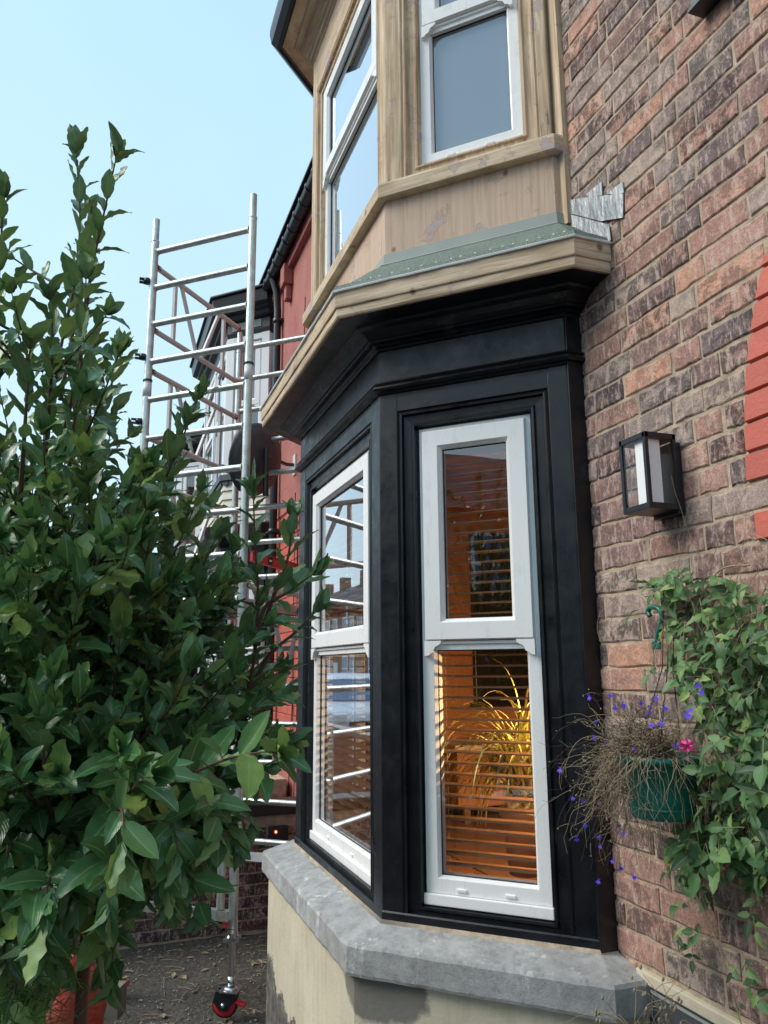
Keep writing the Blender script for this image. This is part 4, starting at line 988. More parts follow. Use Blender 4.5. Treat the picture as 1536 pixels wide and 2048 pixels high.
# ------------------------------------------------------------------ neighbour houses
def far_bay_house(dx, name, label, detail=True):
    hs = thing(name, label, 'house', (dx - 2.5, 0, GZ), None)
    nb = Bay(-2.16 + dx, .05, .42, -4.75 + dx); T = 'blackplastic'
    mb = Mesh(); nb.sweep(mb, [(.1, GZ - .1), (.1, -.9), (-.1, -.9), (-.1, GZ - .1)]); part('rendered_plinth', mb, 'cream', hs)
    mb = Mesh(); nb.sweep(mb, [(.14, -.95), (.14, -.87), (-.05, -.83), (-.05, -.95)]); part('stone_sill', mb, 'stone', hs)
    mb = Mesh(); nb.sweep(mb, [(-.03, 1.0), (.02, 1.02), (.0, 1.05), (0, 1.18), (.05, 1.2), (.1, 1.24), (.17, 1.255), (.18, 1.36), (-.03, 1.42)]); part('cornice', mb, T, hs)
    # clapboards
    for k in range(6):
        z = 1.30 + k * .092; mb = Mesh(); nb.sweep(mb, [(-.03, z), (.004, z), (-.012, z + .094), (-.03, z + .094)]); part('clapboard', mb, 'siding', hs)
    mb = Mesh(); nb.sweep(mb, [(-.03, 1.86), (.035, 1.86), (.035, 1.92), (-.03, 1.93)]); part('sill_board', mb, 'greypanel', hs)
    for fac in (nb.R, nb.F, nb.Lf):
        n_ = max(2, round(fac.L / .085)); w_ = fac.L / n_
        for k in range(n_):
            mb = Mesh(); c = fac.P((k + .5) * w_, .006, 1.86); mb.prism([c + fac.T * (w_ / 2) * math.cos(a_) + Vector((0, 0, -abs(.055 * math.sin(a_)))) for a_ in [math.pi * i / 6 for i in range(7)]], fac.N * .012); part('scallop', mb, 'greypanel', hs)
    for z0, z1, mt, zr in ((-.82, 1.01, T, .1), (1.92, 3.42, 'neighwhite', 2.63)):
        for fac in (nb.R, nb.F, nb.Lf):
            m_ = .09
            for a_, b_ in ((0, m_), (fac.L - m_, fac.L)): mb = Mesh(); fac.bar(mb, a_, b_, -.09, 0, z0, z1); part('post', mb, mt, hs)
            mb = Mesh(); fac.bar(mb, m_, fac.L - m_, -.09, -.002, z1 - .08, z1); part('head_board', mb, mt, hs)
            nwin = 1 if fac.L < .9 else 2
            for q in range(nwin):
                wl = (fac.L - 2 * m_ - .1 * (nwin - 1)) / nwin; s0 = m_ + q * (wl + .1)
                if q: mb = Mesh(); fac.bar(mb, s0 - .1, s0, -.09, 0, z0, z1 - .081); part('post', mb, mt, hs)
                window(fac, -.03, s0, s0 + wl, z0 + .01, z1 - .082, zr, hs, True, 'neighwhite')
    mb = Mesh(); nb.sweep(mb, [(-.09, 3.40), (0, 3.40), (.01, 3.45), (.0, 3.455), (.0, 3.56), (.05, 3.58), (.06, 3.62), (.10, 3.63), (.11, 3.66), (.16, 3.67), (.18, 3.78), (.17, 3.80), (-.09, 3.80)]); part('eaves_cornice', mb, T, hs)
    mb = Mesh(); nb.sweep(mb, [(.14, 3.80), (.205, 3.80), (.205, 3.815), (-.35, 3.98), (-.35, 3.80)]); part('bay_roof', mb, 'slate', hs)
    fr = nb.R; mb = Mesh(); fr.bar(mb, .1, fr.L - .06, .0, .008, 3.47, 3.55); part('frieze_panel', mb, 'strip', hs)
    mb = Mesh(); p = nb.pts(-.2, .2); mb.prism([(x, y, -.8) for x, y in p], (0, 0, .05)); mb.prism([(x, y, 1.35) for x, y in p], (0, 0, .45)); part('bay_floor', mb, 'intwhite', hs)
    mb = Mesh(); mb.box(-4.8 + dx, -2.1 + dx, 1.2, 1.25, -.9, 3.6); part('room_wall', mb, 'greypanel', hs)
    mb = Mesh(); mb.hexa([(dx - 5.2, -.14, 3.80), (dx + .1, -.14, 3.80), (dx + .1, 4.5, 6.6), (dx - 5.2, 4.5, 6.6), (dx - 5.2, -.14, 3.86), (dx + .1, -.14, 3.86), (dx + .1, 4.5, 6.7), (dx - 5.2, 4.5, 6.7)]); part('roof', mb, 'slate', hs)
    return hs, nb
hs, nb = far_bay_house(-5.2, 'red_house', 'red painted neighbouring house with white bay windows and black eaves cornice')
X0, X1 = -4.9, -7.36
mb = Mesh(); mb.box(X1, X0, .01, .25, GZ - .1, 3.8); part('painted_bed', mb, 'redrender', hs)
mb = Mesh(); mb.box(X1, X0, -.008, .012, 1.36, 3.72); part('render_coat', mb, 'redrender', hs)
rb = BrickSet('redbrick', hs)
for k in range(-13, 13):
    z = J0 + (k + .5) * CO
    x = X0 - (.0 if k % 2 else .112)
    while x > X1 + .1: rb.put(x - .112, 0, z, .215, .068); x -= .226
rb.finish(296)
mb = Mesh(); mb.box(X1, X0, -.004, .012, GZ - .1, J0 - 13.0 * CO - .004); part('plinth_render', mb, 'redrender', hs)
# gutter, tile edges, kneelers, downpipe, cables
mb = Mesh(); mb.lathe((X0 + .3, -.115, 3.79), [(.055, 0), (.055, 2.6)], 10, (-1, 0, 0)); part('gutter', mb, 'blackplastic', hs)
x = X0 + .2
while x > -7.3:
    mb = Mesh(); mb.hexa([(x, -.19, 3.83), (x - .2, -.19, 3.83), (x - .2, .1, 4.02), (x, .1, 4.02), (x, -.19, 3.848), (x - .2, -.19, 3.848), (x - .2, .1, 4.04), (x, .1, 4.04)]); part('roof_tile', mb, 'slate', hs)
    mb = Mesh(); mb.lathe((x - .1, -.115, 3.79), [(.058, 0), (.062, .004), (.062, .02), (.058, .024)], 10, (-1, 0, 0)); part('gutter_bracket', mb, 'blackplastic', hs); x -= .207
mb = Mesh(); mb.box(-6.65, -6.5, -.10, -.01, 3.50, 3.70); mb.box(-6.62, -6.53, -.07, -.01, 3.36, 3.50); part('corbel', mb, 'redrender', hs, bevel=.01)
mb = Mesh(); mb.box(-7.3, -4.9, -.06, .0, 3.66, 3.78); part('eaves_board', mb, 'redrender', hs)
mb = Mesh(); mb.tube([(-6.93, -.11, 3.75), (-6.93, -.07, 3.6), (-6.93, -.06, 3.4), (-6.93, -.06, -1.5)], .036, 12); dp = part('downpipe', mb, 'blackplastic', hs)
for z in (3.28, 2.2, 1.2, .3, -.6):
    mb = Mesh(); mb.lathe((-6.93, -.06, z), [(.036, 0), (.045, .004), (.045, .05), (.036, .054)], 12); mb.box(-6.99, -6.87, -.06, -.0, z + .015, z + .04); part('pipe_bracket', mb, 'blackplastic', dp)
for k in range(9):
    x = -6.3 + .11 * k + rng.uniform(-.05, .05); a = Vector((x, -.012, rng.uniform(1.2, 3.2))); pts = [a]
    for q in range(7): pts.append(pts[-1] + Vector((rng.uniform(-.10, .14) if q % 3 == 2 else rng.uniform(-.02, .02), 0, -rng.uniform(.25, .5))))
    mb = Mesh(); mb.tube(pts, .0035, 5); part('cable', mb, 'blackplastic', hs)
h3, nb3 = far_bay_house(-10.6, 'far_terraced_house', 'third house down the terrace with white bay behind the scaffold rails')
mb = Mesh(); mb.box(-15.4, -9.95, .01, .25, GZ - .1, 3.8); part('brick_wall', mb, 'oppbrick', h3)
# satellite dish
sd = thing('satellite_dish', 'black satellite dish on an arm bracketed to the red painted wall', 'satellite dish', (-6.25, 0, 1.6))
mp = aty(590, 930, -.01); ap = aty(533, 912, -.42); dc = aty(530, 925, -.55)
mb = Mesh(); mb.obox(mp, (1, 0, 0), (0, 1, 0), (0, 0, 1), .045, .01, .09); part('wall_plate', mb, 'dullalu', sd)
mb = Mesh(); mb.tube([mp, mp + Vector((0, -.08, .0)), ap], .016, 8); part('arm', mb, 'blackplastic', sd)
mb = Mesh(); mb.tube([ap + Vector((0, 0, .06)), ap + Vector((0, 0, -.30))], .022, 8); part('mast', mb, 'blackplastic', sd)
mb = Mesh(); dn = Vector((-.75, -.55, .25)).normalized(); n = 28
ce = ap + dn * .06 + Vector((0, 0, -.04)); mb.lathe(ce, [(0, 0), (.10, .006), (.2, .025), (.27, .05), (.275, .05), (.2, .02), (.1, .001), (0, -.005)], 32, dn); part('reflector', mb, 'greypanel', sd)
mb = Mesh(); mb.tube([ce - Vector((0, 0, .24)) + dn * .04, ce + dn * .34 - Vector((0, 0, .12))], .01, 6); mb.tube([ce + dn * .33 - Vector((0, 0, .12)), ce + dn * .42 - Vector((0, 0, .10))], .025, 10); part('feed_horn', mb, 'blackplastic', sd)

# ------------------------------------------------------------------ boundary wall between the gardens
bw = thing('boundary_wall', 'low dark brick garden wall with black coping behind the scaffold castors', 'wall', (-5.82, -1.6, GZ))
mb = Mesh(); mb.box(-5.92, -5.766, -2.98, -.02, GZ - .1, -1.035); part('mortar_bed', mb, 'mortar', bw)
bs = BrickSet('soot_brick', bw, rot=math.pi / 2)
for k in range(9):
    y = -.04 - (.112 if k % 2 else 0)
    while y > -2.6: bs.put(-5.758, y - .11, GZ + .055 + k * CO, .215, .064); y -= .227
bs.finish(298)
y = -.03
while y > -2.6: mb = Mesh(); mb.box(-5.96, -5.725, y - .44, y, -1.032, -.945); part('coping_stone', mb, 'blackplastic', bw, bevel=.012); y -= .448
bw2 = thing('brick_step_wall', 'short brown brick upstand with pale cap beyond the dark coping', 'wall', (-6.2, -.5, GZ))
mb = Mesh(); mb.box(-6.9, -6.26, -.9, -.05, GZ - .1, -.86); part('mortar_bed', mb, 'mortar', bw2)
bs = BrickSet('brick', bw2, rot=math.pi / 2)
for k in range(12):
    y = -.06 - (.112 if k % 2 else 0)
    while y > -.8: bs.put(-6.252, y - .11, GZ + .055 + k * CO, .215, .064); y -= .227
bs.finish()
jb = thing('alarm_box', 'small black box with a glowing red light beside the stone sill', 'box', aty(550, 1664, -.35))
p = atx(556, 1666, -5.74); mb = Mesh(); mb.box(-5.752, -5.71, p.y - .07, p.y + .07, p.z - .05, p.z + .05); part('case', mb, 'blackplastic', jb, bevel=.008)
p = atx(552, 1664, -5.705); mb = Mesh(); mb.lathe(p, [(.008, -.006), (.008, 0), (.005, .004), (0, .005)], 10, (1, 0, 0)); part('light', mb, 'led', jb)

# ------------------------------------------------------------------ wall lamp
wl = thing('wall_lamp', 'black box lantern with glass sides fixed to the brick wall', 'lamp', (-1.72, 0, .55))
# lantern corners measured in the photograph on the wall and 105 mm off it
LX1 = aty(1110 + 895 / 3.606, 640 + 800 / 3.606, 0).x
def best_lamp():
    return
lx0, lx1, ly0, ly1, lz0, lz1 = -1.775, -1.675, -.135, -.018, .440, .640
LAMP = dict(x0=-1.785, x1=-1.672, y0=-.125, y1=-.020, z0=.418, z1=.632)
def build_lamp(x0, x1, y0, y1, z0, z1):
    e = .011
    mb = Mesh()
    for x in (x0 + e / 2, x1 - e / 2):
        for y in (y0 + e / 2, y1 - e / 2): mb.obox((x, y, (z0 + z1) / 2), (1, 0, 0), (0, 1, 0), (0, 0, 1), e / 2, e / 2, (z1 - z0) / 2)
    fr = part('frame', mb, 'blackplastic', wl)
    mb = Mesh(); mb.box(x0, x1, y0, y1, z1 - .016, z1 + .001); part('top_cap', mb, 'blackplastic', fr, bevel=.0015)
    mb = Mesh(); mb.box(x0 + .0005, x1 - .0005, y0 + .0005, y1 - .0005, z0 - .001, z0 + .016); part('base_tray', mb, 'blackplastic', fr, bevel=.0015)
    mb = Mesh(); mb.box(x0 + .004, x1 - .004, y1 - .006, -.002, z0 - .012, z1 - .02); part('back_plate', mb, 'blackplastic', wl, bevel=.002)
    mb = Mesh(); mb.box(x1 - .060, x1 - .014, y0 + .013, y0 + .060, z0 + .0165, z1 - .0165); part('reflector', mb, 'whiteback', wl)
    for nm, vs in (('side', [(x0 + .003, y0 + e, z0 + .016), (x0 + .003, y1 - e, z0 + .016), (x0 + .003, y1 - e, z1 - .016), (x0 + .003, y0 + e, z1 - .016)]), ('side', [(x1 - .003, y0 + e, z0 + .016), (x1 - .003, y1 - e, z0 + .016), (x1 - .003, y1 - e, z1 - .016), (x1 - .003, y0 + e, z1 - .016)]), ('front', [(x0 + e, y0 + .003, z0 + .016), (x1 - e, y0 + .003, z0 + .016), (x1 - e, y0 + .003, z1 - .016), (x0 + e, y0 + .003, z1 - .016)])):
        mb = Mesh(); mb.add(vs, [(0, 1, 2, 3)]); part('glass_pane', mb, 'lampglass', wl)
build_lamp(**LAMP)
# box at the top right corner of the wall
wb = thing('wall_box', 'dark box fixed high on the brick wall at the top right', 'box', (-1.36, 0, 1.85))
mb = Mesh(); mb.box(-1.435, -1.26, -.052, -.001, 1.80, 2.05); part('case', mb, 'greypanel', wb, bevel=.004)
mb = Mesh(); mb.box(-1.44, -1.255, -.057, -.001, 1.79, 1.7995); part('base_flange', mb, 'blackplastic', wb)

# ------------------------------------------------------------------ planter, lobelia, climber
PY = -.13
pc = aty(1312, 1560, PY)
pl = thing('wall_planter', 'green plastic hanging planter mounted on the brick wall under the lamp', 'planter', pc)
a = aty(1232, 1497, PY); b = aty(1398, 1500, PY); wd = .104; cx = aty(1316, 1500, PY).x; zt = a.z; zb = aty(1320, 1632, PY).z
mb = Mesh(); mb.lathe((cx, PY + .0, zb), [(0, 0), (wd * .70, 0), (wd * .74, .006), (wd * .80, (zt - zb) * .35), (wd * .93, zt - zb - .018), (wd * 1.0, zt - zb - .016), (wd * 1.02, zt - zb), (wd * .94, zt - zb), (wd * .9, zt - zb - .03)], 36); part('pot', mb, 'planter', pl)
mb = Mesh(); mb.lathe((cx, PY, zb + (zt - zb) * .15), [(wd * .78, 0), (wd * .80, .003), (wd * .78, .006)], 36); part('moulded_ring', mb, 'planter', pl)
mb = Mesh(); mb.lathe((cx, PY, zt - .025), [(0, 0), (wd * .9, 0)], 24); part('compost', mb, 'soil', pl)
hk = thing('hanging_bracket', 'green plastic bracket hooked on the wall among the climber leaves', 'bracket', aty(1320, 1240, -.03))
q = [aty(u, v, -.035) for u, v in ((1300, 1232), (1296, 1222), (1304, 1214), (1318, 1218), (1324, 1232), (1322, 1250), (1316, 1270), (1313, 1290))]
mb = Mesh(); mb.tube(catm(q, 4), .0075, 8); part('hook', mb, 'planter', hk)
mb = Mesh(); p = aty(1314, 1290, -.035); mb.obox(p, (1, 0, 0), (0, 1, 0), (0, 0, 1), .015, .004, .012); part('foot', mb, 'planter', hk, bevel=.003)
for k in range(3):
    s_ = (-1, 0, 1)[k]; mb = Mesh(); mb.tube([Vector((cx + s_ * wd * .85, PY, zt - .01)), Vector((cx + s_ * .02, PY + .05, zt + .22)), aty(1340 + s_ * 12, 1150, -.05)], .0016, 5); part('hanger_strap', mb, 'darktwig', pl)
lob = thing('lobelia_plant', 'straggly half dried lobelia with violet blue flowers trailing from the green planter', 'plant', Vector((cx - .05, PY, zt)))
tan = Mesh(); drk = Mesh()
tips = []
def curly(p, d, L, r, m_, grav=1., n=14, wob=.35):
    pts = [Vector(p)]; d = Vector(d).normalized()
    for i in range(n):
        d = (d + Vector((rng.gauss(0, wob), rng.gauss(0, wob), rng.gauss(0, wob) - .12 * grav)) * .5).normalized(); q = pts[-1] + d * L / n
        if q.y > -.008: q.y = -.008 - rng.random() * .01; d.y = -abs(d.y)
        pts.append(q)
    m_.tube(pts, [r * (1 - .6 * i / n) for i in range(n + 1)], 3, False); return pts
for k in range(620):
    u = rng.random(); ang = rng.uniform(math.pi * .75, math.pi * 1.9); rr = wd * rng.uniform(.3, 1.0)
    ctr = Vector((cx - .045 + rng.uniform(-.055, .06), PY + rng.uniform(-.06, .06), zt + rng.uniform(-.03, .03)))
    if u < .62: d = Vector((rng.uniform(-1.1, .5), rng.uniform(-.9, .1), rng.uniform(-.7, .4))); L = rng.uniform(.10, .36); gv = rng.uniform(1.2, 3.2)
    else: d = Vector((rng.uniform(-.9, .7), rng.uniform(-.5, .4), rng.uniform(.5, 1.2))); L = rng.uniform(.06, .17); gv = .2
    pts = curly(ctr, d, L, .00095, tan if rng.random() < .5 else drk, gv, 16, .55)
    tips.append(pts[-1])
    for q in range(3):
        i = rng.randrange(4, 14); e = curly(pts[i], (rng.uniform(-1, 1), rng.uniform(-1, .4), rng.uniform(-.6, .8)), rng.uniform(.015, .05), .0007, tan if rng.random() < .6 else drk, .6, 5)
        if rng.random() < .5: tan.lathe(e[-1], [(0, 0), (.0016, .002), (.0013, .006), (0, .007)], 4, (rng.uniform(-1, 1), rng.uniform(-1, 1), rng.uniform(-1, 1)))
for k in range(110):
    a_ = rng.uniform(math.pi * .95, math.pi * 2.0); c0 = Vector((cx + math.cos(a_) * wd * 1.0, PY + math.sin(a_) * wd * 1.0, zt + .004))
    curly(c0, (math.cos(a_) * .4 + rng.uniform(-.5, .5), math.sin(a_) * .4, rng.uniform(-.9, .3)), rng.uniform(.05, .22), .0009, tan if rng.random() < .7 else drk, 3.2, 14, .5)
part('dry_stalks', tan, 'drytwig', lob, kind='stuff', solve=False); part('thin_stalks', drk, 'darktwig', lob, kind='stuff', solve=False)
FLOW = [(1178, 1392), (1222, 1388), (1246, 1407), (1281, 1403), (1302, 1410), (1300, 1422), (1313, 1393), (1328, 1413), (1380, 1416), (1374, 1426), (1395, 1366), (1404, 1381), (1323, 1443), (1302, 1447), (1291, 1432), (1277, 1472), (1212, 1484), (1190, 1440), (1282, 1498), (1268, 1496), (1352, 1488), (1375, 1539), (1230, 1412), (1187, 1472), (1144, 1594), (1153, 1675), (1200, 1690), (1169, 1647), (1196, 1671), (1235, 1647), (1246, 1662), (1309, 1582), (1301, 1622), (1226, 1720), (1241, 1732), (1266, 1751), (1197, 1760), (1287, 1530), (1193, 1524), (1120, 1537), (1166, 1600), (1300, 1612), (1200, 1606)]
fl = Mesh()
for a_, ln, wf in ((-.6, 1., .42), (0, 1.1, .5), (.6, 1., .42), (2.5, .55, .2), (3.8, .55, .2)):
    dx_, dz_ = math.sin(a_), -math.cos(a_); n_ = 6; ring = []
    for i in range(9):
        t_ = i / 8 * 2 * math.pi; l_ = .5 + .5 * math.cos(t_ + math.pi); wv_ = math.sin(t_) * wf * .5 * math.sin(math.pi * min(1, l_ * .9 + .05))
        ring.append((dx_ * l_ * ln + -dz_ * wv_, -.12 * l_, dz_ * l_ * ln + dx_ * wv_))
    fl.add(ring[:-1], [tuple(range(8))])
fld = fl.data('flower', MB['violet'])
for (u, v) in FLOW:
    p = aty(u, v, -.16 + rng.uniform(-.07, .05)); o = bpy.data.objects.new('flower', fld); COL.objects.link(o); o.parent = lob; o.location = p - lob.location
    o.rotation_euler = (rng.uniform(-.5, .4), rng.uniform(-.6, .6), rng.uniform(.2, 1.6)); o.scale = (rng.uniform(.010, .0145),) * 3
    curly(p, (rng.uniform(-.3, .6), .5, rng.uniform(-.5, .3)), .05, .0007, drk, 0, 5)
pk = thing('pink_flower', 'single bright pink flower on the planter rim', 'flower', aty(1373, 1491, -.2))
mb = Mesh(); p = aty(1373, 1491, -.2)
for k in range(5):
    a_ = k * 1.257; rt_ = Matrix.Rotation(a_, 3, (CAM - p).normalized()); e1 = (CAM - p).normalized().orthogonal().normalized(); e2 = (CAM - p).normalized().cross(e1); nn = (CAM - p).normalized()
    mb.add([p] + [p + rt_ @ (e1 * (.010 + .006 * math.cos(t_)) + e2 * .008 * math.sin(t_)) + nn * .004 * math.cos(t_ * 2 + k) for t_ in [i * math.pi / 4 for i in range(8)]], [(0, 1 + i, 1 + (i + 1) % 8) for i in range(8)], True)
part('petals', mb, 'pink', pk); mb = Mesh(); mb.lathe(p + nn * .003, [(.003, 0), (.002, .003), (0, .004)], 8, nn); part('flower_centre', mb, 'darktwig', pk)
mb = Mesh(); mb.tube(bez(p, p + Vector((0, .05, -.02)), Vector((cx, PY, zt - .02)), 6), .0012, 4); part('stalk', mb, 'darktwig', pk)
# climber
cl = thing('climbing_plant', 'leafy green clematis climber covering the lower right of the brick wall', 'climber', aty(1450, 1900, -.05))
CLP = [(1300, 1150), (1360, 1130), (1420, 1160), (1540, 1170), (1660, 1200), (1660, 1720), (1560, 1860), (1530, 1800), (1480, 1730), (1430, 1740), (1375, 1760), (1330, 1700), (1385, 1610), (1400, 1520), (1410, 1440), (1350, 1400), (1340, 1300), (1310, 1220)]
cv = [(*leaf_arrays(1., .42 + .06 * (i % 4), 300 + i, 'ovate'), [.0, .3, .5, .65, .8, 1., .15, .45][i % 8]) for i in range(12)]
cf = Foliage('climber', cl, cv); ct = Mesh()
def trif(p, d, size, y):
    d = Vector(d).normalized(); out = Vector((0, -1, 0)); nn = (out * rng.uniform(.5, 1.) + Vector((rng.uniform(-.6, .6), 0, rng.uniform(.1, .8)))).normalized()
    lat = d.cross(nn).normalized()
    cf.put(p + d * size * .35, d, nn, size); ct.tube([p - d * size * .5, p, p + d * size * .35], .0009, 3, False)
    for s_ in (-1, 1): cf.put(p, d * .35 + lat * s_, nn + lat * s_ * .2, size * rng.uniform(.7, .9))
cnt = 0
while cnt < 600:
    u, v = rng.uniform(1290, 1660), rng.uniform(1130, 1780)
    if not inside(u, v, CLP): continue
    y = -.02 - abs(rng.gauss(0, .065)); s_ = rng.uniform(.030, .058)
    if v > 1440 and rng.random() < .5: s_ *= 1.2; y -= .05
    if v < 1400 and u < 1340 and rng.random() < .3: continue
    trif(aty(u, v, y), (rng.uniform(-.9, .9), rng.uniform(-.5, -.0), rng.uniform(-1, .25)), s_, y); cnt += 1
for u, v in ((1400, 1780), (1425, 1800), (1380, 1740), (1365, 1810), (1352, 1870), (1398, 1868), (1376, 1890), (1500, 1830), (1520, 1800), (1510, 1850), (1470, 1940), (1505, 1960), (1490, 1930), (1385, 1910), (1515, 1990), (1480, 2010), (1340, 1740), (1500, 1300), (1260, 1232), (1310, 1330), (1300, 1340), (1345, 1310)):
    trif(aty(u, v, -.03 - rng.random() * .04), (rng.uniform(-.6, .6), -.2, rng.uniform(-1, .1)), rng.uniform(.03, .044), 0)
for k in range(150):
    u, v = rng.uniform(1300, 1560), rng.uniform(1130, 1700)
    curly(aty(u, v, -.03 - rng.random() * .08), (rng.uniform(-.4, .4), 0, rng.uniform(-1, 1)), rng.uniform(.08, .3), .0010, ct, .3, 10, .15)
for pts, r in (([(1500, 1130), (1440, 1140), (1400, 1200), (1360, 1300), (1330, 1340)], .0022), ([(1470, 1790), (1440, 1850), (1400, 1900)], .0012), ([(1375, 1690), (1400, 1800), (1440, 1900), (1480, 2040)], .0016), ([(1500, 1080), (1460, 1110), (1420, 1190)], .001), ([(1210, 1300), (1195, 1260), (1205, 1220), (1260, 1170)], .0008), ([(1220, 1250), (1235, 1200), (1270, 1160)], .0007), ([(1535, 1120), (1500, 1070), (1535, 1080)], .001)):
    ct.tube(catm([aty(u, v, -.05) for u, v in pts], 6), r, 5, False)
part('vine_stems', ct, 'drytwig', cl, kind='stuff', solve=False); print('climber', cf.finish(300))
# dried stems and pot at the bottom edge
tp = aty(1450, 2112, -.22); tpo = thing('terracotta_pot', 'orange pot rim just showing at the bottom edge under the grey panel', 'pot', (tp.x, tp.y, tp.z - .42))
mb = Mesh(); mb.lathe((tp.x, tp.y, tp.z - .16), [(0, -.26), (.04, -.26), (.068, .15), (.076, .15), (.078, .178), (.070, .178), (.065, .12)], 28); part('pot', mb, 'terracotta', tpo)
mb = Mesh(); mb.lathe((tp.x, tp.y, tp.z - .04), [(0, 0), (.066, 0)], 20); part('compost', mb, 'soil', tpo)
st_ = thing('plant_stand', 'dark narrow shelf under the plant pots beside the stone sill', 'shelf', (-1.7, -.2, GZ))
mb = Mesh(); mb.box(-1.9, -1.1, -.34, -.04, tp.z - .45, tp.z - .42); part('shelf_board', mb, 'deck', st_)
for x in (-1.87, -1.13):
    for y in (-.31, -.07): mb = Mesh(); mb.box(x - .015, x + .015, y - .015, y + .015, GZ - .02, tp.z - .4505); part('leg', mb, 'deck', st_)
for nm, lab, u0, v0, n_, sp_ in (('dead_plant', 'dried bent stalks in a dark pot against the end of the stone sill', 1275, 2060, 26, 1.), ('withered_flower', 'withered pale flower stems standing before the dark grey panel', 1345, 2060, 16, .55)):
    bp = aty(u0, v0 + 20, -.20); dpnt = thing(nm, lab, 'plant', bp); m1 = Mesh()
    for k in range(n_): pts = curly(bp + Vector((rng.uniform(-.03, .03), rng.uniform(-.03, .03), 0)), (rng.uniform(-sp_, sp_), rng.uniform(-.6, .2), 1.4), rng.uniform(.08, .2), .0014, m1, 2.2 if sp_ > .8 else .5, 12, .4); m1.lathe(pts[-1], [(0, -.004), (.004, 0), (.003, .006), (0, .008)], 5, (0, .3, 1))
    part('stalks', m1, 'drytwig', dpnt, kind='stuff', solve=False)
    mb = Mesh(); zz = tp.z - .42; mb.lathe((bp.x, bp.y, zz), [(0, 0), (.05, 0), (.062, bp.z - zz), (.056, bp.z - zz), (.05, bp.z - zz - .02), (0, bp.z - zz - .02)], 20); part('pot', mb, 'blackplastic', dpnt)

# ------------------------------------------------------------------ spider plant inside the bay
spp = thing('spider_plant', 'yellow striped spider plant behind the blind in the right hand window', 'plant', B.R.P(.33, -.42, -.74))
sv = [(*leaf_arrays(1., .045, 500 + i, 'strap'), [.3, .7, .9, .5][i % 4]) for i in range(8)]
def arch_leaf(base, d, L, w_, m_, uvs):
    n = 12; pts = [Vector(base)]; d = Vector(d).normalized()
    for i in range(n): d = (d + Vector((0, 0, -.17 - .02 * i))).normalized(); pts.append(pts[-1] + d * L / n)
    k = len(m_.v); sd_ = d.cross(Vector((0, 0, 1))); sd_ = sd_.normalized() if sd_.length > 1e-3 else Vector((1, 0, 0))
    vs = []
    for i, p in enumerate(pts):
        ww = w_ * min(1, .4 + i / 3) * (1 - (i / n) ** 3)
        for q in (-1, 0, 1): vs.append(p + sd_ * q * ww / 2 - Vector((0, 0, (1 - abs(q)) * .002))); uvs.append((.5 + q * .5, i / n))
    m_.add(vs, [(i * 3 + j, i * 3 + j + 1, i * 3 + j + 4, i * 3 + j + 3) for i in range(n) for j in range(2)], True)
MB['spider'] = mat('spider_plant_leaf', (.55, .52, .14), .4)
def _sp():
    g = G(MB['spider']); r_ = g.n('ShaderNodeObjectInfo').outputs['Random']; g.col(g.ramp(r_, (0, (.16, .22, .05)), (.35, (.50, .48, .14)), (.7, (.72, .66, .30)), (1, (.42, .44, .10))))
_sp()
for k in range(240):
    mb = Mesh(); uvs = []; a_ = rng.uniform(0, 6.28); base = spp.location + Vector((rng.uniform(-.04, .04), rng.uniform(-.04, .04), .26 + rng.uniform(-.03, .12)))
    oo = B.R.N * .25
    arch_leaf(base, (math.cos(a_) * rng.uniform(.2, .9) - oo.x, math.sin(a_) * rng.uniform(.2, .9) - oo.y, rng.uniform(.7, 2.0)), rng.uniform(.25, .52), .011, mb, uvs); part('leaf', mb, 'spider', spp, solve=False)
mb = Mesh(); c = spp.location; mb.lathe(c, [(0, 0), (.06, 0), (.08, .20), (.09, .20), (.09, .23), (.08, .23), (.075, .20), (0, .20)], 24); part('pot', mb, 'intwhite', spp)

# ------------------------------------------------------------------ things on the ground
bag = thing('rubble_sack', 'orange red plastic sack slumped on the ground behind the bush', 'sack', at(150, 2000, 3.1)); bc = at(160, 1880, 3.0)
def blob(c, rx, ry, rz, seed, amp=.25, n=28, m=18):
    from mathutils import noise
    m_ = Mesh(); vs = []
    for j in range(m + 1):
        for i in range(n):
            th_, ph_ = math.pi * j / m, 2 * math.pi * i / n; d = Vector((math.sin(th_) * math.cos(ph_), math.sin(th_) * math.sin(ph_), math.cos(th_)))
            k = 1 + amp * noise.noise(d * 1.6 + Vector((seed, 0, 0))) + amp * .5 * abs(noise.noise(d * 5 + Vector((0, seed, 0)))) + .06 * math.sin(d.z * 22 + 4 * noise.noise(d * 3))
            vs.append((c[0] + d.x * rx * k, c[1] + d.y * ry * k, c[2] + d.z * rz * k))
    m_.add(vs, [(j * n + i, j * n + (i + 1) % n, (j + 1) * n + (i + 1) % n, (j + 1) * n + i) for j in range(m) for i in range(n)], True); return m_
bc = at(135, 1800, 3.2)
zz = (bc.z + GZ) / 2
part('sack_body', blob((bc.x, bc.y, GZ + .27), .15, .17, .33, 3, .5), 'orangebag', bag, solve=False)
part('sack_fold', blob((bc.x + .05, bc.y - .06, GZ + .08), .24, .26, .12, 8, .4), 'orangebag', bag, solve=False)
def on_ground(u, v, z=GZ): r = ray(u, v); return CAM + r * (z / r.z)
db = thing('deck_board', 'short grooved grey deck board lying at the bottom edge', 'board', on_ground(150, 2030)); p0 = on_ground(155, 2040, -1.63); ax = Vector((-.95, .30, 0)).normalized(); ay = Vector((-ax.y, ax.x, 0))
mb = Mesh(); mb.obox(p0 + Vector((0, 0, -.012)), ax, ay, (0, 0, 1), .22, .065, .010); part('board', mb, 'deck', db)
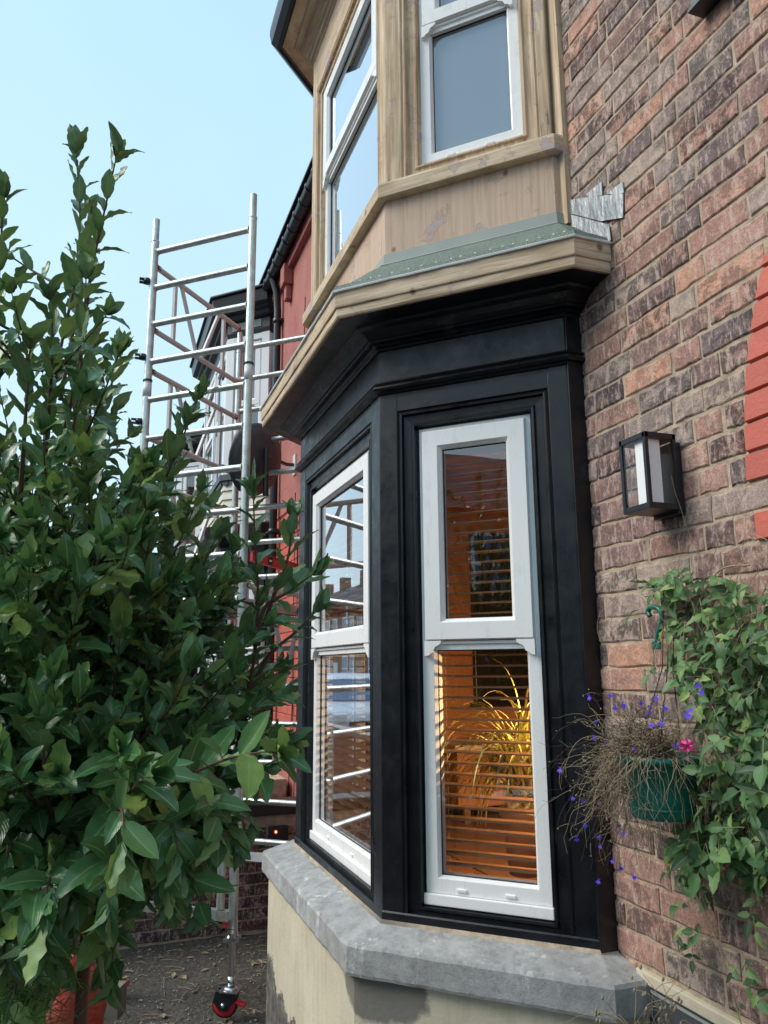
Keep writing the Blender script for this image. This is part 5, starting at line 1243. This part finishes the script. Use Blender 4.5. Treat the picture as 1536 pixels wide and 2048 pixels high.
for k in range(8): mb = Mesh(); mb.obox(p0 + ay * (-.058 + .0165 * k) + Vector((0, 0, .001)), ax, ay, (0, 0, 1), .2195, .0052, .004); part('ridge', mb, 'deck', db)
wk = tag(part('timber_block', (lambda m_: m_.obox(on_ground(225, 2000, -1.60), (.9, -.43, 0), (.43, .9, 0), (0, 0, 1), .05, .05, .07))(Mesh()), 'deck', None), 'pale sawn timber block standing by the left castor', 'block')
wk.location.z = 0
# litter: fallen leaves, twigs and stones
from mathutils import noise as _n
lt = Mesh(); tw_ = Mesh(); stn = Mesh()
for k in range(1500):
    x, y = rng.uniform(-5.7, -3.2), rng.uniform(-2.0, -.05)
    if y > -.70 and x > -4.4: continue
    z = GZ + gheight(x, y) + .004; r_ = rng.random()
    if r_ < .16:
        a_ = rng.uniform(0, 6.28); l_ = rng.uniform(.012, .035); e1 = Vector((math.cos(a_), math.sin(a_), rng.uniform(-.1, .3))); e2 = Vector((-math.sin(a_), math.cos(a_), rng.uniform(-.2, .4))); c = Vector((x, y, z + .005))
        lt.add([c - e1 * l_, c + e2 * l_ * .4, c + e1 * l_, c - e2 * l_ * .45 + Vector((0, 0, .006))], [(0, 1, 2), (0, 2, 3)])
    elif r_ < .42:
        a_ = rng.uniform(0, 6.28); l_ = rng.uniform(.03, .12); q = Vector((math.cos(a_), math.sin(a_), 0)) * l_; tw_.tube([Vector((x, y, z + .003)), Vector((x, y, z + .006)) + q * .5 + Vector((rng.uniform(-.01, .01), 0, .004)), Vector((x, y, z + .003)) + q], .0016, 4)
    else:
        s_ = rng.uniform(.003, .011); stn.add([(x + s_ * rng.uniform(.6, 1) * math.cos(a), y + s_ * rng.uniform(.6, 1) * math.sin(a), z) for a in (0, 1.3, 2.6, 3.9, 5.1)] + [(x, y, z + s_ * .8)], [(i, (i + 1) % 5, 5) for i in range(5)])
part('leaf_litter', lt, 'litter', None, kind='stuff')['label'] = 'pale fallen leaves scattered on the bare soil'
part('twigs', tw_, 'drytwig', None, kind='stuff')['label'] = 'small dry twigs scattered on the bare soil'
part('pebbles', stn, 'paving', None, kind='stuff')['label'] = 'small stones lying in the bare soil'
# weed at the foot of the wall, feathery conifer lower left
wd_ = thing('garden_weed', 'small green weed growing at the foot of the dark garden wall', 'plant', on_ground(515, 1845)); wf = Foliage('climber', wd_, cv); wp = on_ground(515, 1850)
for k in range(34): q = wp + Vector((rng.uniform(-.08, .08), rng.uniform(-.08, .08), rng.uniform(.01, .13))); wf.put(q, (rng.uniform(-1, 1), rng.uniform(-1, 1), rng.uniform(-.2, .6)), (0, 0, 1), rng.uniform(.03, .05))
wf.finish(40)
cn = thing('young_conifer', 'feathery yellow green conifer seedling low in the left corner', 'shrub', at(60, 2100, 1.2)); cm = Mesh(); cm2 = Mesh()
for k in range(340):
    big = k < 200; c0 = at(60 + rng.gauss(0, 55), 1990 + rng.gauss(0, 40), 1.25 + rng.uniform(-.1, .15)) if big else at(128 + rng.gauss(0, 22), 1850 + rng.gauss(0, 45), 1.5 + rng.uniform(-.05, .08))
    curly(c0, (rng.uniform(-1, 1), rng.uniform(-1, 1), rng.uniform(-.2, 1)), rng.uniform(.02, .05), .0012, cm if big else cm2, 0, 5, .3)
MB['conifer'] = m_painted('conifer_green', (.07, .17, .03), (.12, .22, .04), .7)
part('needles', cm, 'conifer', cn, kind='stuff', solve=False)
c2 = thing('moss_sprig', 'tiny leafed sprig against the orange sack under the bush', 'plant', at(128, 1900, 1.5)); part('sprig_leaves', cm2, 'conifer', c2, kind='stuff', solve=False)

# ------------------------------------------------------------------ street side (seen mirrored in the panes)
fw = thing('front_garden_wall', 'low brick front garden wall along the pavement', 'wall', (-4, -3.05, GZ))
mb = Mesh(); mb.box(-18, 1, -3.14, -3.0, -1.95, -.97); part('brickwork', mb, 'oppbrick', fw); mb = Mesh(); mb.box(-18.02, 1.02, -3.17, -2.97, -.969, -.90); part('coping', mb, 'stone', fw, bevel=.01)
van = thing('parked_van', 'pale blue panel van parked at the kerb mirrored in the front window', 'van', (-20.0, -5.55, -1.98))
vx, vy, vz = -18.0, -5.55, -1.98      # nose towards +x
prof = [(0, .35), (0, .75), (-.12, .95), (-.95, 1.12), (-1.55, 1.70), (-1.8, 1.80), (-4.0, 1.82), (-4.15, 1.5), (-4.18, .35)]
mb = Mesh(); mb.prism([(vx + x, vy - .85, vz + z) for x, z in prof], (0, 1.7, 0)); part('body', mb, 'vanpaint', van, bevel=.06)
mb = Mesh(); mb.prism([(vx - .98, vy - .72, vz + 1.16), (vx - .98, vy + .72, vz + 1.16), (vx - 1.53, vy + .62, vz + 1.66), (vx - 1.53, vy - .62, vz + 1.66)], (.02, 0, .02)); part('windscreen', mb, 'vanglass', van)
for s_ in (-1, 1):
    mb = Mesh(); mb.prism([(vx - 1.2, vy + s_ * .852, vz + 1.15), (vx - 2.1, vy + s_ * .852, vz + 1.15), (vx - 2.1, vy + s_ * .852, vz + 1.62), (vx - 1.65, vy + s_ * .852, vz + 1.62)], (0, s_ * .004, 0)); part('side_window', mb, 'vanglass', van)
    mb = Mesh(); mb.obox((vx - .03, vy + s_ * .62, vz + .80), (1, 0, 0), (0, 1, 0), (0, 0, 1), .06, .17, .11); part('headlight', mb, 'lens', van, bevel=.04)
    mb = Mesh(); mb.obox((vx - 1.25, vy + s_ * .98, vz + 1.2), (1, 0, 0), (0, 1, 0), (0, 0, 1), .06, .1, .09); part('mirror', mb, 'blackplastic', van, bevel=.03)
    for x in (-.75, -3.4):
        mb = Mesh(); mb.lathe((vx + x, vy + s_ * .80, vz + .30), [(0, -.08), (.20, -.08), (.30, -.07), (.30, .07), (.2, .08), (0, .08)], 24, (0, 1, 0)); w_ = part('wheel', mb, 'rubber', van); mb = Mesh(); mb.lathe((vx + x, vy + s_ * .885, vz + .30), [(0, 0), (.19, 0), (.2, -.02)], 20, (0, 1, 0)); part('rim', mb, 'zinc', w_)
mb = Mesh(); mb.box(vx - .1, vx + .05, vy - .84, vy + .84, vz + .28, vz + .52); part('bumper', mb, 'blackplastic', van, bevel=.05)
mb = Mesh(); mb.box(vx - .02, vx + .02, vy - .4, vy + .4, vz + .62, vz + .72); part('grille', mb, 'blackplastic', van)
mb = Mesh(); mb.box(vx + .051, vx + .056, vy - .26, vy + .26, vz + .36, vz + .47); part('number_plate', mb, 'silicone', van)
ORD = 'first second third fourth fifth sixth seventh eighth ninth tenth eleventh twelfth thirteenth fourteenth'.split()
def opp(i):
    x1 = 9 - 5.2 * i; x0 = x1 - 5.19; hs_ = thing('opposite_house', 'brick house across the street, ' + ORD[i] + ' from the right end', 'house', ((x0 + x1) / 2, -14, -1.8), 'brick terrace across the street')
    mb = Mesh(); mb.box(x0, x1, -21, -14, -1.9, 3.6); part('wall', mb, 'oppbrick', hs_)
    mb = Mesh(); mb.hexa([(x0, -13.7, 3.6), (x1, -13.7, 3.6), (x1, -21.3, 3.6), (x0, -21.3, 3.6), (x0, -17.4, 6.0), (x1, -17.4, 6.0), (x1, -17.6, 6.0), (x0, -17.6, 6.0)]); rf = part('roof', mb, 'opproof', hs_)
    mb = Mesh(); mb.box(x0 + .05, x0 + .8, -17.9, -17.1, 5.6, 6.9); part('chimney', mb, 'oppbrick', rf)
    for a_, b_, c_, d_ in ((.6, 1.7, -.9, .7), (2.1, 3.1, -.9, .7), (.6, 1.7, 1.6, 3.1), (2.1, 3.1, 1.6, 3.1), (3.9, 4.8, 1.6, 3.1)):
        mb = Mesh(); f_ = Facet((x0 + a_, -13.99), (1, 0), (0, 1), 1); f_.frame(mb, 0, b_ - a_, c_, d_, [(0, .03), (.09, .03), (.09, -.02), (0, -.02)]); f_.bar(mb, .09, b_ - a_ - .09, -.01, .02, (c_ + d_) / 2 - .04, (c_ + d_) / 2 + .04); wn = part('window', mb, 'neighwhite', hs_)
        mb = Mesh(); f_.bar(mb, .05, b_ - a_ - .05, -.005, .005, c_ + .05, d_ - .05); part('pane', mb, 'vanglass', wn)
    mb = Mesh(); mb.box(x0 + 3.9, x0 + 4.8, -14, -13.95, -1.8, .3); part('door', mb, ['redplastic', 'greypanel', 'neighwhite'][i % 3], hs_)
for i in range(14): opp(i)
